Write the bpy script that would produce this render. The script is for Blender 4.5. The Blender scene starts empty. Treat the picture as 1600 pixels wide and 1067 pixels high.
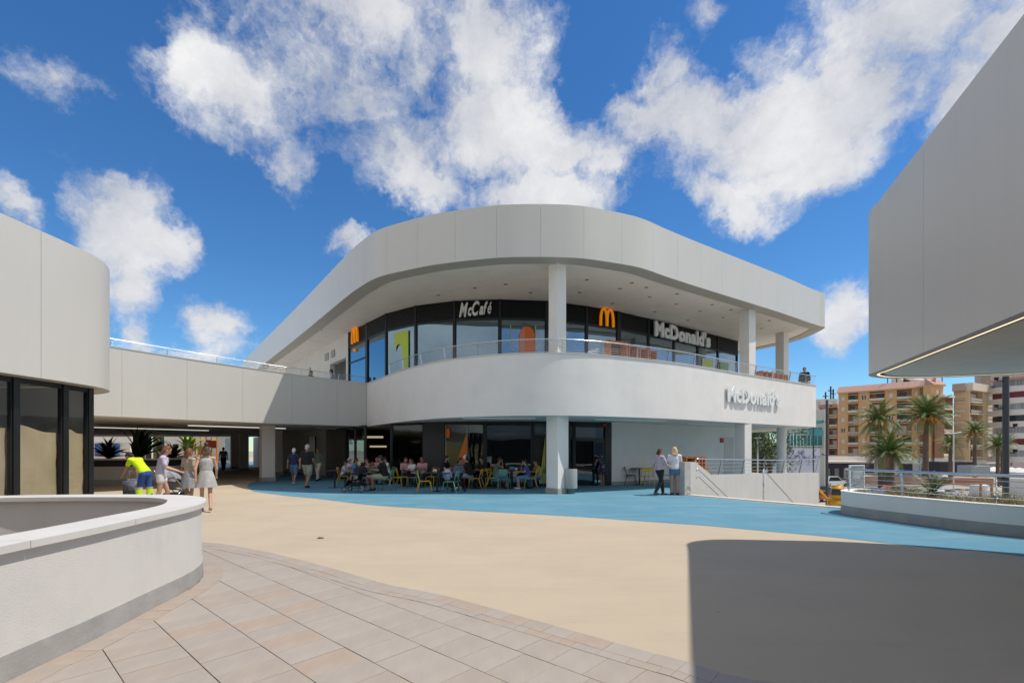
import bpy, bmesh, math, random
from mathutils import Vector, Matrix, noise as mnoise
random.seed(7)
R = math.radians
S = bpy.context.scene
C = S.collection
# ------------------------------------------------------------------ camera, sky, sun, exposure
H, F, HZ = 1.6, 755.0, 703.0          # eye height, focal length and horizon row in picture units
cd = bpy.data.cameras.new('camera'); cam = bpy.data.objects.new('camera', cd); C.objects.link(cam)
cam.location = (0, 0, H); cam.rotation_euler = (R(90), 0, 0)
cd.sensor_width = 36; cd.lens = F / 1600 * 36; cd.shift_y = (HZ - 533.5) / 1600
cd.clip_start = 0.05; cd.clip_end = 6000
S.camera = cam
SUN_EL = 62.2
sl = bpy.data.lights.new('sun', 'SUN'); so = bpy.data.objects.new('sun', sl); C.objects.link(so)
sl.energy = 3.0; sl.angle = R(0.53); sl.color = (1.0, 0.94, 0.85)
so.rotation_euler = (0, R(90 - SUN_EL), R(-6)); so.location = (30, 0, 50)
S.view_settings.view_transform = 'Standard'; S.view_settings.look = 'None'
S.view_settings.gamma = 1; S.view_settings.use_curve_mapping = False
S.view_settings.exposure = 0.40

def P(px, py, z):
    """world point at height z seen at that place of the photograph"""
    Y = (z - H) * F / (HZ - py)
    return Vector(((px - 800) / F * Y, Y, z))
def PY(px, Y, z=0.0):
    return Vector(((px - 800) / F * Y, Y, z))
def ZY(py, Y):
    return H + (HZ - py) * Y / F

W = bpy.data.worlds.new('World'); S.world = W; W.use_nodes = True
nt = W.node_tree; nt.nodes.clear()
def N(t, **k):
    n = nt.nodes.new(t)
    for a, b in k.items(): setattr(n, a, b)
    return n
def wl(a, b): nt.links.new(a, b)
def wmath(op, a, b=None, c=None, clamp=False):
    n = N('ShaderNodeMath', operation=op); n.use_clamp = clamp
    for i, v in enumerate((a, b, c)):
        if v is None: continue
        if isinstance(v, (int, float)): n.inputs[i].default_value = v
        else: wl(v, n.inputs[i])
    return n.outputs[0]
sky = N('ShaderNodeTexSky', sky_type='NISHITA'); sky.sun_disc = False
sky.sun_elevation = R(SUN_EL); sky.sun_rotation = R(96); sky.altitude = 0; sky.air_density = 1.0; sky.dust_density = 0.0; sky.ozone_density = 1.5
tc = N('ShaderNodeTexCoord'); D = tc.outputs['Generated']
# domain warp
def wnoise(scale, detail, rough, vec, loc=(0, 0, 0), col=False):
    m = N('ShaderNodeMapping'); m.inputs['Location'].default_value = loc; wl(vec, m.inputs[0])
    n = N('ShaderNodeTexNoise'); n.inputs['Scale'].default_value = scale; n.inputs['Detail'].default_value = detail
    n.inputs['Roughness'].default_value = rough; wl(m.outputs[0], n.inputs['Vector'])
    return n.outputs['Color'] if col else n.outputs['Fac']
wc = wnoise(4.5, 6, 0.65, D, (1, 2, 3), True)
ws = N('ShaderNodeVectorMath', operation='SUBTRACT'); wl(wc, ws.inputs[0]); ws.inputs[1].default_value = (.5, .5, .5)
wsc = N('ShaderNodeVectorMath', operation='SCALE'); wl(ws.outputs[0], wsc.inputs[0]); wsc.inputs['Scale'].default_value = 0.22
wa = N('ShaderNodeVectorMath', operation='ADD'); wl(D, wa.inputs[0]); wl(wsc.outputs[0], wa.inputs[1])
DW = wa.outputs[0]
BL = [ # px, py, rx, ry, tilt (deg), strength : the cloud masses in view, as directions on the sky
 (520, 20, 170, 85, 0, 1), (640, 110, 75, 110, 0, .85), (365, 145, 160, 55, -35, .85), (520, 140, 170, 110, 0, 1.05), (600, 230, 160, 85, 0, 1.0),
 (750, 60, 105, 150, 10, 1.05), (760, 195, 160, 100, 0, 1.1), (860, 225, 110, 55, 0, .9), (445, 265, 45, 62, 0, .75),
 (650, 285, 110, 45, -20, .9), (235, 85, 80, 30, -20, .45), (80, 145, 62, 36, -10, .62), (195, 345, 100, 105, 0, 1.1), (255, 375, 75, 55, -30, .95),
 (140, 320, 55, 60, 0, .62), (205, 440, 60, 65, 0, .85), (15, 330, 60, 40, 0, .85), (205, 515, 42, 36, 0, .8), (340, 508, 48, 36, 0, .8),
 (542, 383, 44, 32, 0, 1.1), (815, 312, 130, 60, 0, 1.15), (1010, 130, 95, 75, 0, 1), (1090, 190, 170, 100, 0, 1.1),
 (1210, 190, 190, 95, 10, 1.1), (1340, 150, 150, 140, 0, 1.05), (1420, 40, 190, 130, 0, 1.05), (1540, 60, 140, 130, 0, 1.0),
 (1290, 265, 130, 60, 10, 1), (1140, 300, 120, 42, -20, .85), (1095, 10, 52, 42, 0, .7), (945, 240, 75, 48, 0, .8),
 (1165, 90, 70, 40, 0, .5), (1318, 490, 52, 50, 0, .85), (300, 548, 90, 22, 0, .6), (1500, 330, 120, 70, 0, .5),
 (1010, 190, 90, 85, 0, 1.15), (1330, 190, 150, 100, 0, 1.15), (1475, 150, 130, 100, 0, 1.0), (215, 300, 60, 50, 0, 1.0), (620, -140, 230, 90, 0, 1), (1400, -150, 240, 100, 0, 1)]
def blob(px, py, rx, ry, tl, st):
    c = Vector((px - 800, F, HZ - py)); L = c.length; c.normalize()
    def ray(x, y): return Vector((x - 800, F, HZ - y)).normalized()
    ca, sa = math.cos(R(tl)), math.sin(R(tl))
    v1 = (ray(px + rx*ca, py - rx*sa) - ray(px - rx*ca, py + rx*sa)) / 2; v2 = (ray(px - ry*sa, py - ry*ca) - ray(px + ry*sa, py + ry*ca)) / 2
    f1 = v1.normalized(); f2 = (v2 - f1 * v2.dot(f1)).normalized()
    m = N('ShaderNodeMapping', vector_type='TEXTURE'); wl(DW, m.inputs[0])
    M = Matrix((f1, f2, f1.cross(f2))).transposed()
    m.inputs['Location'].default_value = c; m.inputs['Rotation'].default_value = M.to_euler('XYZ')
    m.inputs['Scale'].default_value = (v1.length, v2.length, 0.6)
    ln = N('ShaderNodeVectorMath', operation='LENGTH'); wl(m.outputs[0], ln.inputs[0])
    return wmath('MULTIPLY', wmath('SUBTRACT', 1.05, ln.outputs['Value']), st)
field = None
for b_ in BL:
    v = blob(*b_); field = v if field is None else wmath('SMOOTH_MAX', field, v, 0.12)
for b_ in ((150, 20, 170, 90, -20, 1.6), (950, 70, 75, 130, 0, 1.3), (590, 335, 60, 30, 0, .5), (1130, 95, 60, 45, 0, .5), (370, 330, 90, 110, 0, .9), (1290, 390, 90, 50, 0, .9)):
    field = wmath('SUBTRACT', field, wmath('MAXIMUM', blob(*b_), 0.0))
n1 = wnoise(5.5, 10, 0.57, D, (4, 0, 1)); n2 = wnoise(15, 8, 0.65, DW, (0, 7, 1)); n3 = wnoise(2.1, 6, 0.55, D, (9, 3, 5)); n4 = wnoise(34, 6, 0.7, DW, (3, 7, 2))
dens = wmath('ADD', field, wmath('MULTIPLY', wmath('SUBTRACT', n1, .5), 2.3))
dens = wmath('ADD', dens, wmath('MULTIPLY', wmath('SUBTRACT', n2, .5), 1.0))
dens = wmath('ADD', dens, wmath('MULTIPLY', wmath('SUBTRACT', n4, .5), .5))
# the rest of the sky gets denser cloud, thickened for more neutral fill light
sep = N('ShaderNodeSeparateXYZ'); wl(D, sep.inputs[0])
outm = wmath('MULTIPLY', wmath('SUBTRACT', .45, sep.outputs['Y']), 4.0, clamp=True)
gen = wmath('ADD', wmath('MULTIPLY', wmath("SUBTRACT", n3, .41), 7.0), wmath('MULTIPLY', wmath('SUBTRACT', n2, .5), 1.2))
dens = wmath('ADD', wmath('MULTIPLY', dens, wmath('SUBTRACT', 1.0, outm)), wmath('MULTIPLY', gen, outm))
al = N('ShaderNodeMapRange', interpolation_type='SMOOTHSTEP'); wl(dens, al.inputs['Value'])
al.inputs['From Min'].default_value = -0.12; al.inputs['From Max'].default_value = 0.78
hz = wmath('MULTIPLY', sep.outputs['Z'], 14.0, clamp=True)
alpha = wmath('MULTIPLY', wmath('MULTIPLY', al.outputs[0], hz), 0.97)
shade = N('ShaderNodeMapRange'); wl(wmath('ADD', wmath('MULTIPLY', n1, 1.1), wmath('MULTIPLY', n2, .45)), shade.inputs['Value'])
shade.inputs['From Min'].default_value = .58; shade.inputs['From Max'].default_value = 1.08
cr = N('ShaderNodeMix', data_type='RGBA'); wl(shade.outputs[0], cr.inputs['Factor'])
cr.inputs['A'].default_value = (2.6, 2.75, 3.1, 1); cr.inputs['B'].default_value = (4.7, 4.68, 4.65, 1)
tint = N('ShaderNodeMix', data_type='RGBA', blend_type='MULTIPLY'); tint.inputs['Factor'].default_value = 1
hs = N('ShaderNodeHueSaturation'); hs.inputs['Saturation'].default_value = 1.22; wl(sky.outputs[0], hs.inputs['Color']); wl(hs.outputs[0], tint.inputs['A']); tint.inputs['B'].default_value = (.41, .58, .70, 1)
mx = N('ShaderNodeMix', data_type='RGBA'); wl(alpha, mx.inputs['Factor']); wl(tint.outputs['Result'], mx.inputs['A']); wl(cr.outputs['Result'], mx.inputs['B'])
bg = N('ShaderNodeBackground'); wl(mx.outputs['Result'], bg.inputs[0]); bg.inputs[1].default_value = 0.15
wo = N('ShaderNodeOutputWorld'); wl(bg.outputs[0], wo.inputs[0])

# ------------------------------------------------------------------ helpers
def smooth_on(me):
    for p in me.polygons: p.use_smooth = True
def link(name, me, m=None, parent=None, smooth=False):
    o = bpy.data.objects.new(name, me); C.objects.link(o)
    if m is not None and len(me.materials) == 0: me.materials.append(m)
    if smooth: smooth_on(me)
    if parent is not None: o.parent = parent
    return o
def obj(name, bm, m=None, parent=None, smooth=False):
    me = bpy.data.meshes.new(name); bm.normal_update(); bm.to_mesh(me); bm.free()
    return link(name, me, m, parent, smooth)
def tag(o, label=None, cat=None, group=None, kind=None):
    if label: o['label'] = label
    if cat: o['category'] = cat
    if group: o['group'] = group
    if kind: o['kind'] = kind
    return o
def empty(name, loc=(0, 0, 0), rz=0, label=None, cat=None, group=None):
    o = bpy.data.objects.new(name, None); C.objects.link(o); o.location = loc; o.rotation_euler = (0, 0, rz)
    o.empty_display_size = .2
    return tag(o, label, cat, group)
def copy_tree(o, loc, rz, label=None, group=None):
    r = o.copy(); C.objects.link(r); r.location = loc; r.rotation_euler = (0, 0, rz)
    if label: r['label'] = label
    if group: r['group'] = group
    for ch in list(o.children):
        c = ch.copy(); C.objects.link(c); c.parent = r
        for g in list(ch.children):
            d = g.copy(); C.objects.link(d); d.parent = c
    return r
def box(bm, x0, x1, y0, y1, z0, z1, mi=0):
    v = [bm.verts.new(p) for p in ((x0,y0,z0),(x1,y0,z0),(x1,y1,z0),(x0,y1,z0),(x0,y0,z1),(x1,y0,z1),(x1,y1,z1),(x0,y1,z1))]
    for f in ((0,3,2,1),(4,5,6,7),(0,1,5,4),(1,2,6,5),(2,3,7,6),(3,0,4,7)):
        bm.faces.new([v[i] for i in f]).material_index = mi
    return v
def obox(bm, a, b, w, z0, z1, off=0.0):
    """box standing along the ground line a-b, w thick, shifted off to its left"""
    a = Vector(a[:2]); b = Vector(b[:2]); d = (b - a).normalized(); n = Vector((-d.y, d.x))
    q = [a + n * (off - w / 2), b + n * (off - w / 2), b + n * (off + w / 2), a + n * (off + w / 2)]
    prism(bm, q, z0, z1)
def prism(bm, poly, z0, z1):
    poly = [Vector(p[:2]) for p in poly]
    ar = sum(poly[i].x * poly[(i+1) % len(poly)].y - poly[(i+1) % len(poly)].x * poly[i].y for i in range(len(poly)))
    if ar < 0: poly = poly[::-1]
    lo = [bm.verts.new((p.x, p.y, z0)) for p in poly]; hi = [bm.verts.new((p.x, p.y, z1)) for p in poly]
    bm.faces.new(lo[::-1]); bm.faces.new(hi)
    n = len(poly)
    for i in range(n): bm.faces.new((lo[i], lo[(i+1) % n], hi[(i+1) % n], hi[i]))
def sheet(bm, poly, z):
    poly = [Vector(p[:2]) for p in poly]
    ar = sum(poly[i].x * poly[(i+1) % len(poly)].y - poly[(i+1) % len(poly)].x * poly[i].y for i in range(len(poly)))
    if ar < 0: poly = poly[::-1]
    bm.faces.new([bm.verts.new((p.x, p.y, z)) for p in poly])
def tube(bm, pts, r, n=8, caps=True):
    pts = [Vector(p) for p in pts]
    rs = r if isinstance(r, (list, tuple)) else [r] * len(pts)
    prev = None; rings = []
    for i, p in enumerate(pts):
        t = (pts[min(i+1, len(pts)-1)] - pts[max(i-1, 0)]).normalized()
        if prev is None:
            up = Vector((0, 0, 1)) if abs(t.z) < .9 else Vector((1, 0, 0))
            u = t.cross(up).normalized()
        else:
            u = (prev - t * prev.dot(t))
            u = u.normalized() if u.length > 1e-6 else t.orthogonal().normalized()
        prev = u; v = t.cross(u)
        rings.append([bm.verts.new(p + (u * math.cos(2*math.pi*k/n) + v * math.sin(2*math.pi*k/n)) * rs[i]) for k in range(n)])
    for a, b in zip(rings, rings[1:]):
        for k in range(n): bm.faces.new((a[k], a[(k+1) % n], b[(k+1) % n], b[k]))
    if caps: bm.faces.new(rings[0][::-1]); bm.faces.new(rings[-1])
def lathe(bm, prof, n=20, c=(0, 0, 0)):
    rings = []
    for (r, z) in prof:
        rings.append([bm.verts.new((c[0] + r*math.cos(2*math.pi*k/n), c[1] + r*math.sin(2*math.pi*k/n), c[2] + z)) for k in range(n)])
    for a, b in zip(rings, rings[1:]):
        for k in range(n): bm.faces.new((a[k], a[(k+1) % n], b[(k+1) % n], b[k]))
    bm.faces.new(rings[0][::-1]); bm.faces.new(rings[-1])
def ball(bm, c, r, n=10, sc=(1, 1, 1)):
    m = Matrix.Translation(Vector(c)) @ Matrix.Diagonal((*sc, 1))
    bmesh.ops.create_uvsphere(bm, u_segments=n, v_segments=max(5, n*2//3), radius=r, matrix=m)
def crom(pts, step):
    """smooth curve through ground points, resampled at even arc length"""
    p = [Vector(q[:2]) for q in pts]; p = [p[0]*2 - p[1]] + p + [p[-1]*2 - p[-2]]
    out = []
    for i in range(1, len(p) - 2):
        for k in range(24):
            t = k / 24
            out.append(.5 * ((2*p[i]) + (-p[i-1] + p[i+1])*t + (2*p[i-1] - 5*p[i] + 4*p[i+1] - p[i+2])*t*t + (-p[i-1] + 3*p[i] - 3*p[i+1] + p[i+2])*t**3))
    out.append(p[-2])
    return resample(out, step)
def resample(out, step):
    L = [0]
    for a, b in zip(out, out[1:]): L.append(L[-1] + (b - a).length)
    n = max(1, round(L[-1] / step)); res = []; j = 0
    for k in range(n + 1):
        s = L[-1] * k / n
        while j < len(L) - 2 and L[j+1] < s: j += 1
        t = (s - L[j]) / max(1e-9, L[j+1] - L[j]); res.append(out[j].lerp(out[j+1], min(1, t)))
    return res
def offs(pts, d):
    """offset to the left of travel"""
    out = []
    for i, p in enumerate(pts):
        t = (pts[min(i+1, len(pts)-1)] - pts[max(i-1, 0)]).normalized()
        out.append(p + Vector((-t.y, t.x)) * d)
    return out
def band(bm, pts, d0, d1, z0, z1):
    """wall along a ground curve, between two sideways offsets; z may be a number or one per point"""
    a = offs(pts, d0); b = offs(pts, d1); n = len(pts)
    zz0 = z0 if isinstance(z0, list) else [z0]*n; zz1 = z1 if isinstance(z1, list) else [z1]*n
    if d0 > d1: a, b = b, a
    Q = []
    for i in range(n):
        Q.append([bm.verts.new((*a[i], zz0[i])), bm.verts.new((*b[i], zz0[i])), bm.verts.new((*b[i], zz1[i])), bm.verts.new((*a[i], zz1[i]))])
    for p, q in zip(Q, Q[1:]):
        for k in range(4): bm.faces.new((p[k], p[(k+1) % 4], q[(k+1) % 4], q[k]))
    bm.faces.new(Q[0][::-1]); bm.faces.new(Q[-1])
    bmesh.ops.recalc_face_normals(bm, faces=bm.faces[:])
def cyl_smooth(o, ang=35):
    me = o.data
    smooth_on(me)
    me.set_sharp_from_angle(angle=R(ang))
    return o

# ------------------------------------------------------------------ materials
MATS = {}
def mat(name, col, rough=.6, metal=0., var=.06, vscale=3., bump=0., bscale=60., spec=.5, dirt=None, coat=0., stretch=None):
    if name in MATS: return MATS[name]
    m = bpy.data.materials.new(name); m.use_nodes = True; t = m.node_tree; b = t.nodes['Principled BSDF']
    b.inputs['Roughness'].default_value = rough; b.inputs['Metallic'].default_value = metal
    b.inputs['Specular IOR Level'].default_value = spec; b.inputs['Coat Weight'].default_value = coat
    b.inputs['Base Color'].default_value = (*col, 1)
    co = t.nodes.new('ShaderNodeTexCoord'); vec = co.outputs['Object']
    if stretch:
        mp = t.nodes.new('ShaderNodeMapping'); mp.inputs['Scale'].default_value = stretch; t.links.new(vec, mp.inputs[0]); vec = mp.outputs[0]
    if var:
        n = t.nodes.new('ShaderNodeTexNoise'); n.inputs['Scale'].default_value = vscale; n.inputs['Detail'].default_value = 6; n.inputs['Roughness'].default_value = .6
        t.links.new(vec, n.inputs['Vector'])
        mr = t.nodes.new('ShaderNodeMapRange'); mr.inputs['From Min'].default_value = .3; mr.inputs['From Max'].default_value = .7
        mr.inputs['To Min'].default_value = 1 - var; mr.inputs['To Max'].default_value = 1 + var; t.links.new(n.outputs['Fac'], mr.inputs['Value'])
        h = t.nodes.new('ShaderNodeVectorMath'); h.operation = 'SCALE'; h.inputs[0].default_value = col; t.links.new(mr.outputs[0], h.inputs['Scale'])
        out = h.outputs[0]
        if dirt:
            n2 = t.nodes.new('ShaderNodeTexNoise'); n2.inputs['Scale'].default_value = dirt[1]; n2.inputs['Detail'].default_value = 8; n2.inputs['Roughness'].default_value = .65
            t.links.new(vec, n2.inputs['Vector'])
            m2 = t.nodes.new('ShaderNodeMapRange'); m2.inputs['From Min'].default_value = .5; m2.inputs['From Max'].default_value = .75; m2.inputs['To Max'].default_value = dirt[2]
            t.links.new(n2.outputs['Fac'], m2.inputs['Value'])
            mi = t.nodes.new('ShaderNodeMix'); mi.data_type = 'RGBA'; t.links.new(m2.outputs[0], mi.inputs['Factor']); t.links.new(out, mi.inputs['A']); mi.inputs['B'].default_value = (*dirt[0], 1)
            out = mi.outputs['Result']
        t.links.new(out, b.inputs['Base Color'])
        rr = t.nodes.new('ShaderNodeMapRange'); rr.inputs['To Min'].default_value = max(0, rough-.08); rr.inputs['To Max'].default_value = min(1, rough+.08)
        t.links.new(n.outputs['Fac'], rr.inputs['Value']); t.links.new(rr.outputs[0], b.inputs['Roughness'])
    if bump:
        nb = t.nodes.new('ShaderNodeTexNoise'); nb.inputs['Scale'].default_value = bscale; nb.inputs['Detail'].default_value = 4; t.links.new(vec, nb.inputs['Vector'])
        bp = t.nodes.new('ShaderNodeBump'); bp.inputs['Strength'].default_value = bump; bp.inputs['Distance'].default_value = .01
        t.links.new(nb.outputs['Fac'], bp.inputs['Height']); t.links.new(bp.outputs[0], b.inputs['Normal'])
    MATS[name] = m
    return m
def glass_mat(name, tint, refl, rough=.0, ior=1.5, gcol=(1, 1, 1)):
    m = bpy.data.materials.new(name); m.use_nodes = True; t = m.node_tree; t.nodes.clear()
    o = t.nodes.new('ShaderNodeOutputMaterial'); tr = t.nodes.new('ShaderNodeBsdfTransparent'); tr.inputs[0].default_value = (*tint, 1)
    g = t.nodes.new('ShaderNodeBsdfGlossy'); g.inputs['Roughness'].default_value = rough; g.inputs['Color'].default_value = (*gcol, 1)
    fr = t.nodes.new('ShaderNodeFresnel'); fr.inputs['IOR'].default_value = ior
    ad = t.nodes.new('ShaderNodeMath'); ad.operation = 'ADD'; ad.use_clamp = True; ad.inputs[1].default_value = refl; t.links.new(fr.outputs[0], ad.inputs[0]); ge = t.nodes.new('ShaderNodeNewGeometry'); sb = t.nodes.new('ShaderNodeMath'); sb.operation = 'SUBTRACT'; sb.use_clamp = True; t.links.new(ad.outputs[0], sb.inputs[0]); t.links.new(ge.outputs['Backfacing'], sb.inputs[1])
    n = t.nodes.new('ShaderNodeTexNoise'); n.inputs['Scale'].default_value = .7; n.inputs['Detail'].default_value = 1
    co = t.nodes.new('ShaderNodeTexCoord'); t.links.new(co.outputs['Object'], n.inputs['Vector'])
    bp = t.nodes.new('ShaderNodeBump'); bp.inputs['Strength'].default_value = .12; bp.inputs['Distance'].default_value = .05
    t.links.new(n.outputs['Fac'], bp.inputs['Height']); t.links.new(bp.outputs[0], g.inputs['Normal'])
    mi = t.nodes.new('ShaderNodeMixShader'); t.links.new(sb.outputs[0], mi.inputs[0]); t.links.new(tr.outputs[0], mi.inputs[1]); t.links.new(g.outputs[0], mi.inputs[2])
    t.links.new(mi.outputs[0], o.inputs[0]); MATS[name] = m
    return m
def emit_mat(name, col, s):
    m = bpy.data.materials.new(name); m.use_nodes = True; b = m.node_tree.nodes['Principled BSDF']
    b.inputs['Emission Color'].default_value = (*col, 1); b.inputs['Emission Strength'].default_value = s; b.inputs['Base Color'].default_value = (*col, 1)
    MATS[name] = m; return m
PANEL = mat('aluminium_panel', (.60, .58, .535), .38, var=.02, vscale=.6, spec=.5, dirt=((.5, .49, .46), 1.2, .25))
PANELW = mat('aluminium_panel_warm', (.64, .61, .555), .38, var=.02, vscale=.5, spec=.5)
STUC = mat('white_render', (.80, .765, .72), .85, var=.025, vscale=1.2, bump=.25, bscale=90, dirt=((.6, .6, .59), .9, .35))
STUCL = mat('grey_white_render', (.655, .63, .59), .85, var=.03, vscale=1.2, bump=.25, bscale=90, dirt=((.46, .46, .45), 1.2, .5))
STUCR = mat('cream_render', (.60, .585, .55), .85, var=.03, vscale=1.2, bump=.2, bscale=90)
SOF = mat('soffit_plaster', (.78, .74, .67), .85, var=.03, vscale=.8, dirt=((.55, .54, .5), 1.5, .4))
SOFD = mat('passage_ceiling', (.42, .38, .32), .7, var=.06, vscale=.5)
EDGE = mat('flange_metal', (.42, .40, .35), .5, var=.03)
PLINTH = mat('concrete_plinth', (.36, .35, .33), .85, var=.12, vscale=3, bump=.3, bscale=40, dirt=((.5, .49, .47), 4, .5))
CONC = mat('fair_faced_concrete', (.42, .42, .40), .85, var=.1, vscale=4, bump=.3)
COPING = mat('stone_coping', (.62, .605, .57), .55, var=.05, vscale=2, dirt=((.62, .58, .52), 3, .4))
DARK = mat('dark_metal', (.018, .018, .02), .45, var=.1, spec=.4)
BAND = mat('black_fascia', (.006, .006, .007), .5, var=.1, spec=.2)
CHAR = mat('charcoal_cladding', (.035, .035, .037), .6, var=.08)
STEEL = mat('stainless_steel', (.62, .63, .64), .25, 1.0, var=.03)
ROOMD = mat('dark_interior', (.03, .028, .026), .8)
BEIGE = mat('beige_rubber', (.49, .405, .295), .9, var=.05, vscale=.5, bump=.5, bscale=160, dirt=((.39, .33, .255), .45, .6))
BLUE = mat('blue_rubber', (.09, .25, .345), .85, var=.07, vscale=.5, bump=.5, bscale=160, dirt=((.24, .37, .43), .6, .35))
JOINT = mat('joint_mortar', (.20, .165, .14), .95)
STONES = [mat('sandstone_%s' % n, c, .75, var=.07, vscale=1.5, bump=.25, bscale=50, dirt=(d, 1.6, .55), stretch=(5, 1, 1)) for n, c, d in
          (('grey', (.36, .315, .27), (.37, .305, .25)), ('pale', (.375, .33, .285), (.35, .305, .265)), ('pink', (.38, .30, .24), (.36, .31, .26)), ('buff', (.36, .305, .255), (.37, .30, .24)))]
STREET = mat('sandy_ground', (.40, .35, .29), .95, var=.15, vscale=.08, dirt=((.28, .26, .24), .05, .6))
PAPER = mat('brown_paper', (.52, .41, .26), .85, var=.08, vscale=2, bump=.6, bscale=2.5)
GLASS = glass_mat('tinted_glass', (.42, .44, .44), .07, gcol=(.75, .9, 1))
GLASSU = glass_mat('blue_reflective_glass', (.16, .19, .22), .30, gcol=(.62, .85, 1.0))
GLASSL = glass_mat('clear_shop_glass', (.93, .94, .93), .03)
BLACKP = mat('black_paint', (.012, .012, .012), .35)
YEL = mat('yellow_metal', (.75, .47, .02), .4, coat=.2); GRN = mat('sage_metal', (.15, .34, .24), .4, coat=.2); DGR = mat('dark_green_metal', (.02, .05, .05), .4)
NAVY = mat('navy_table', (.015, .028, .06), .45)
WLIGHT = emit_mat('lit_diffuser', (1, .97, .9), .35); WARML = emit_mat('added_warm_glow', (1, .8, .5), .3); LED = emit_mat('warm_led_strip', (1, .80, .52), .9)

def weather(m, spot=(.25, .21, .17), amt=.5, worn=(.6, .52, .42), wamt=.3, stretch=(.25, 1, 1)):
    t = m.node_tree; b = t.nodes['Principled BSDF']; lk = b.inputs['Base Color'].links[0]; src = lk.from_socket
    co = t.nodes.new('ShaderNodeTexCoord')
    v = t.nodes.new('ShaderNodeTexVoronoi'); v.inputs['Scale'].default_value = 1.3; t.links.new(co.outputs['Object'], v.inputs['Vector'])
    sep_ = t.nodes.new('ShaderNodeSeparateColor'); t.links.new(v.outputs['Color'], sep_.inputs[0])
    r_ = t.nodes.new('ShaderNodeMath'); r_.operation = 'MULTIPLY'; t.links.new(sep_.outputs[0], r_.inputs[0]); r_.inputs[1].default_value = .045
    mr = t.nodes.new('ShaderNodeMath'); mr.operation = 'LESS_THAN'; t.links.new(v.outputs['Distance'], mr.inputs[0]); t.links.new(r_.outputs[0], mr.inputs[1])
    k = t.nodes.new('ShaderNodeMath'); k.operation = 'MULTIPLY'; t.links.new(mr.outputs[0], k.inputs[0]); k.inputs[1].default_value = amt
    mp = t.nodes.new('ShaderNodeMapping'); mp.inputs['Scale'].default_value = stretch; t.links.new(co.outputs['Object'], mp.inputs[0])
    n = t.nodes.new('ShaderNodeTexNoise'); n.inputs['Scale'].default_value = 1.4; n.inputs['Detail'].default_value = 9; n.inputs['Roughness'].default_value = .72; t.links.new(mp.outputs[0], n.inputs['Vector'])
    w = t.nodes.new('ShaderNodeMapRange'); w.inputs['From Min'].default_value = .5; w.inputs['From Max'].default_value = .72; w.inputs['To Max'].default_value = wamt; t.links.new(n.outputs['Fac'], w.inputs['Value'])
    a = t.nodes.new('ShaderNodeMix'); a.data_type = 'RGBA'; t.links.new(w.outputs[0], a.inputs['Factor']); t.links.new(src, a.inputs['A']); a.inputs['B'].default_value = (*worn, 1)
    c = t.nodes.new('ShaderNodeMix'); c.data_type = 'RGBA'; t.links.new(k.outputs[0], c.inputs['Factor']); t.links.new(a.outputs['Result'], c.inputs['A']); c.inputs['B'].default_value = (*spot, 1)
    t.links.new(c.outputs['Result'], b.inputs['Base Color'])
weather(BEIGE, (.20, .17, .14), .55, (.40, .345, .275), .55)
weather(BLUE, (.05, .10, .13), .5, (.24, .36, .42), .55)
for m_ in STONES: weather(m_, (.42, .40, .36), .0, (.42, .37, .32), .45, (2.5, 1, 1))
for m_ in (PANEL, PANELW): weather(m_, (.3, .3, .28), .0, (.52, .50, .45), .18, (2.5, 2.5, .12))
weather(STUC, (.4, .4, .38), .0, (.68, .645, .59), .25, (1.6, 1.6, .18)); weather(STUCL, (.4, .4, .38), .0, (.54, .515, .47), .5, (1.6, 1.6, .25)); weather(STUCR, (.4, .4, .38), .0, (.50, .47, .42), .5, (1.6, 1.6, .25))
def ring(bm, a, b, depth, z0, z1, sw, hw):
    """one closed rectangular frame standing along a-b"""
    d = (b - a).normalized(); n = Vector((-d.y, d.x)) * depth / 2
    O = ((a, z0), (b, z0), (b, z1), (a, z1)); I = ((a + d*sw, z0 + hw), (b - d*sw, z0 + hw), (b - d*sw, z1 - hw), (a + d*sw, z1 - hw))
    V = [[bm.verts.new((p.x + s*n.x, p.y + s*n.y, z)) for p, z in L] for L in (O, I) for s in (-1, 1)]
    for k in range(4):
        j = (k + 1) % 4
        bm.faces.new((V[0][k], V[0][j], V[2][j], V[2][k])); bm.faces.new((V[1][k], V[3][k], V[3][j], V[1][j]))
        bm.faces.new((V[0][k], V[1][k], V[1][j], V[0][j])); bm.faces.new((V[2][k], V[2][j], V[3][j], V[3][k]))
    bmesh.ops.recalc_face_normals(bm, faces=bm.faces[:])
# ------------------------------------------------------------------ ground
SZ = 2.84                      # underside of the upper deck
EDGE_A, EDGE_B = Vector((6.3, 17.15)), Vector((8.95, 13.55))     # head of the stair flight
WALL_B = Vector((14.6, 23.0))
deck = [(-130, -30), (60, -30), (60, 9.5), (17, 12.3), (12, 14.1), (10.1, 14.3), EDGE_B, EDGE_A, (6.23, 17.4), WALL_B + Vector((-.07, .1)), (16.4, 26.6), (18.0, 31), (2, 100), (-130, 100)]
bm = bmesh.new(); sheet(bm, deck, 0.0); tag(obj('plaza_floor', bm, BEIGE), kind='structure')
bm = bmesh.new()
for a, b in zip(deck[1:-1], deck[2:]): obox(bm, a, b, .3, -5, -.002, off=.16)
tag(obj('deck_edge', bm, STUCR), kind='structure')
bm = bmesh.new(); sheet(bm, [(-2500, -2500), (2500, -2500), (2500, 2500), (-2500, 2500)], -5.0); tag(obj('street_ground', bm, STREET), kind='structure')
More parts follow.
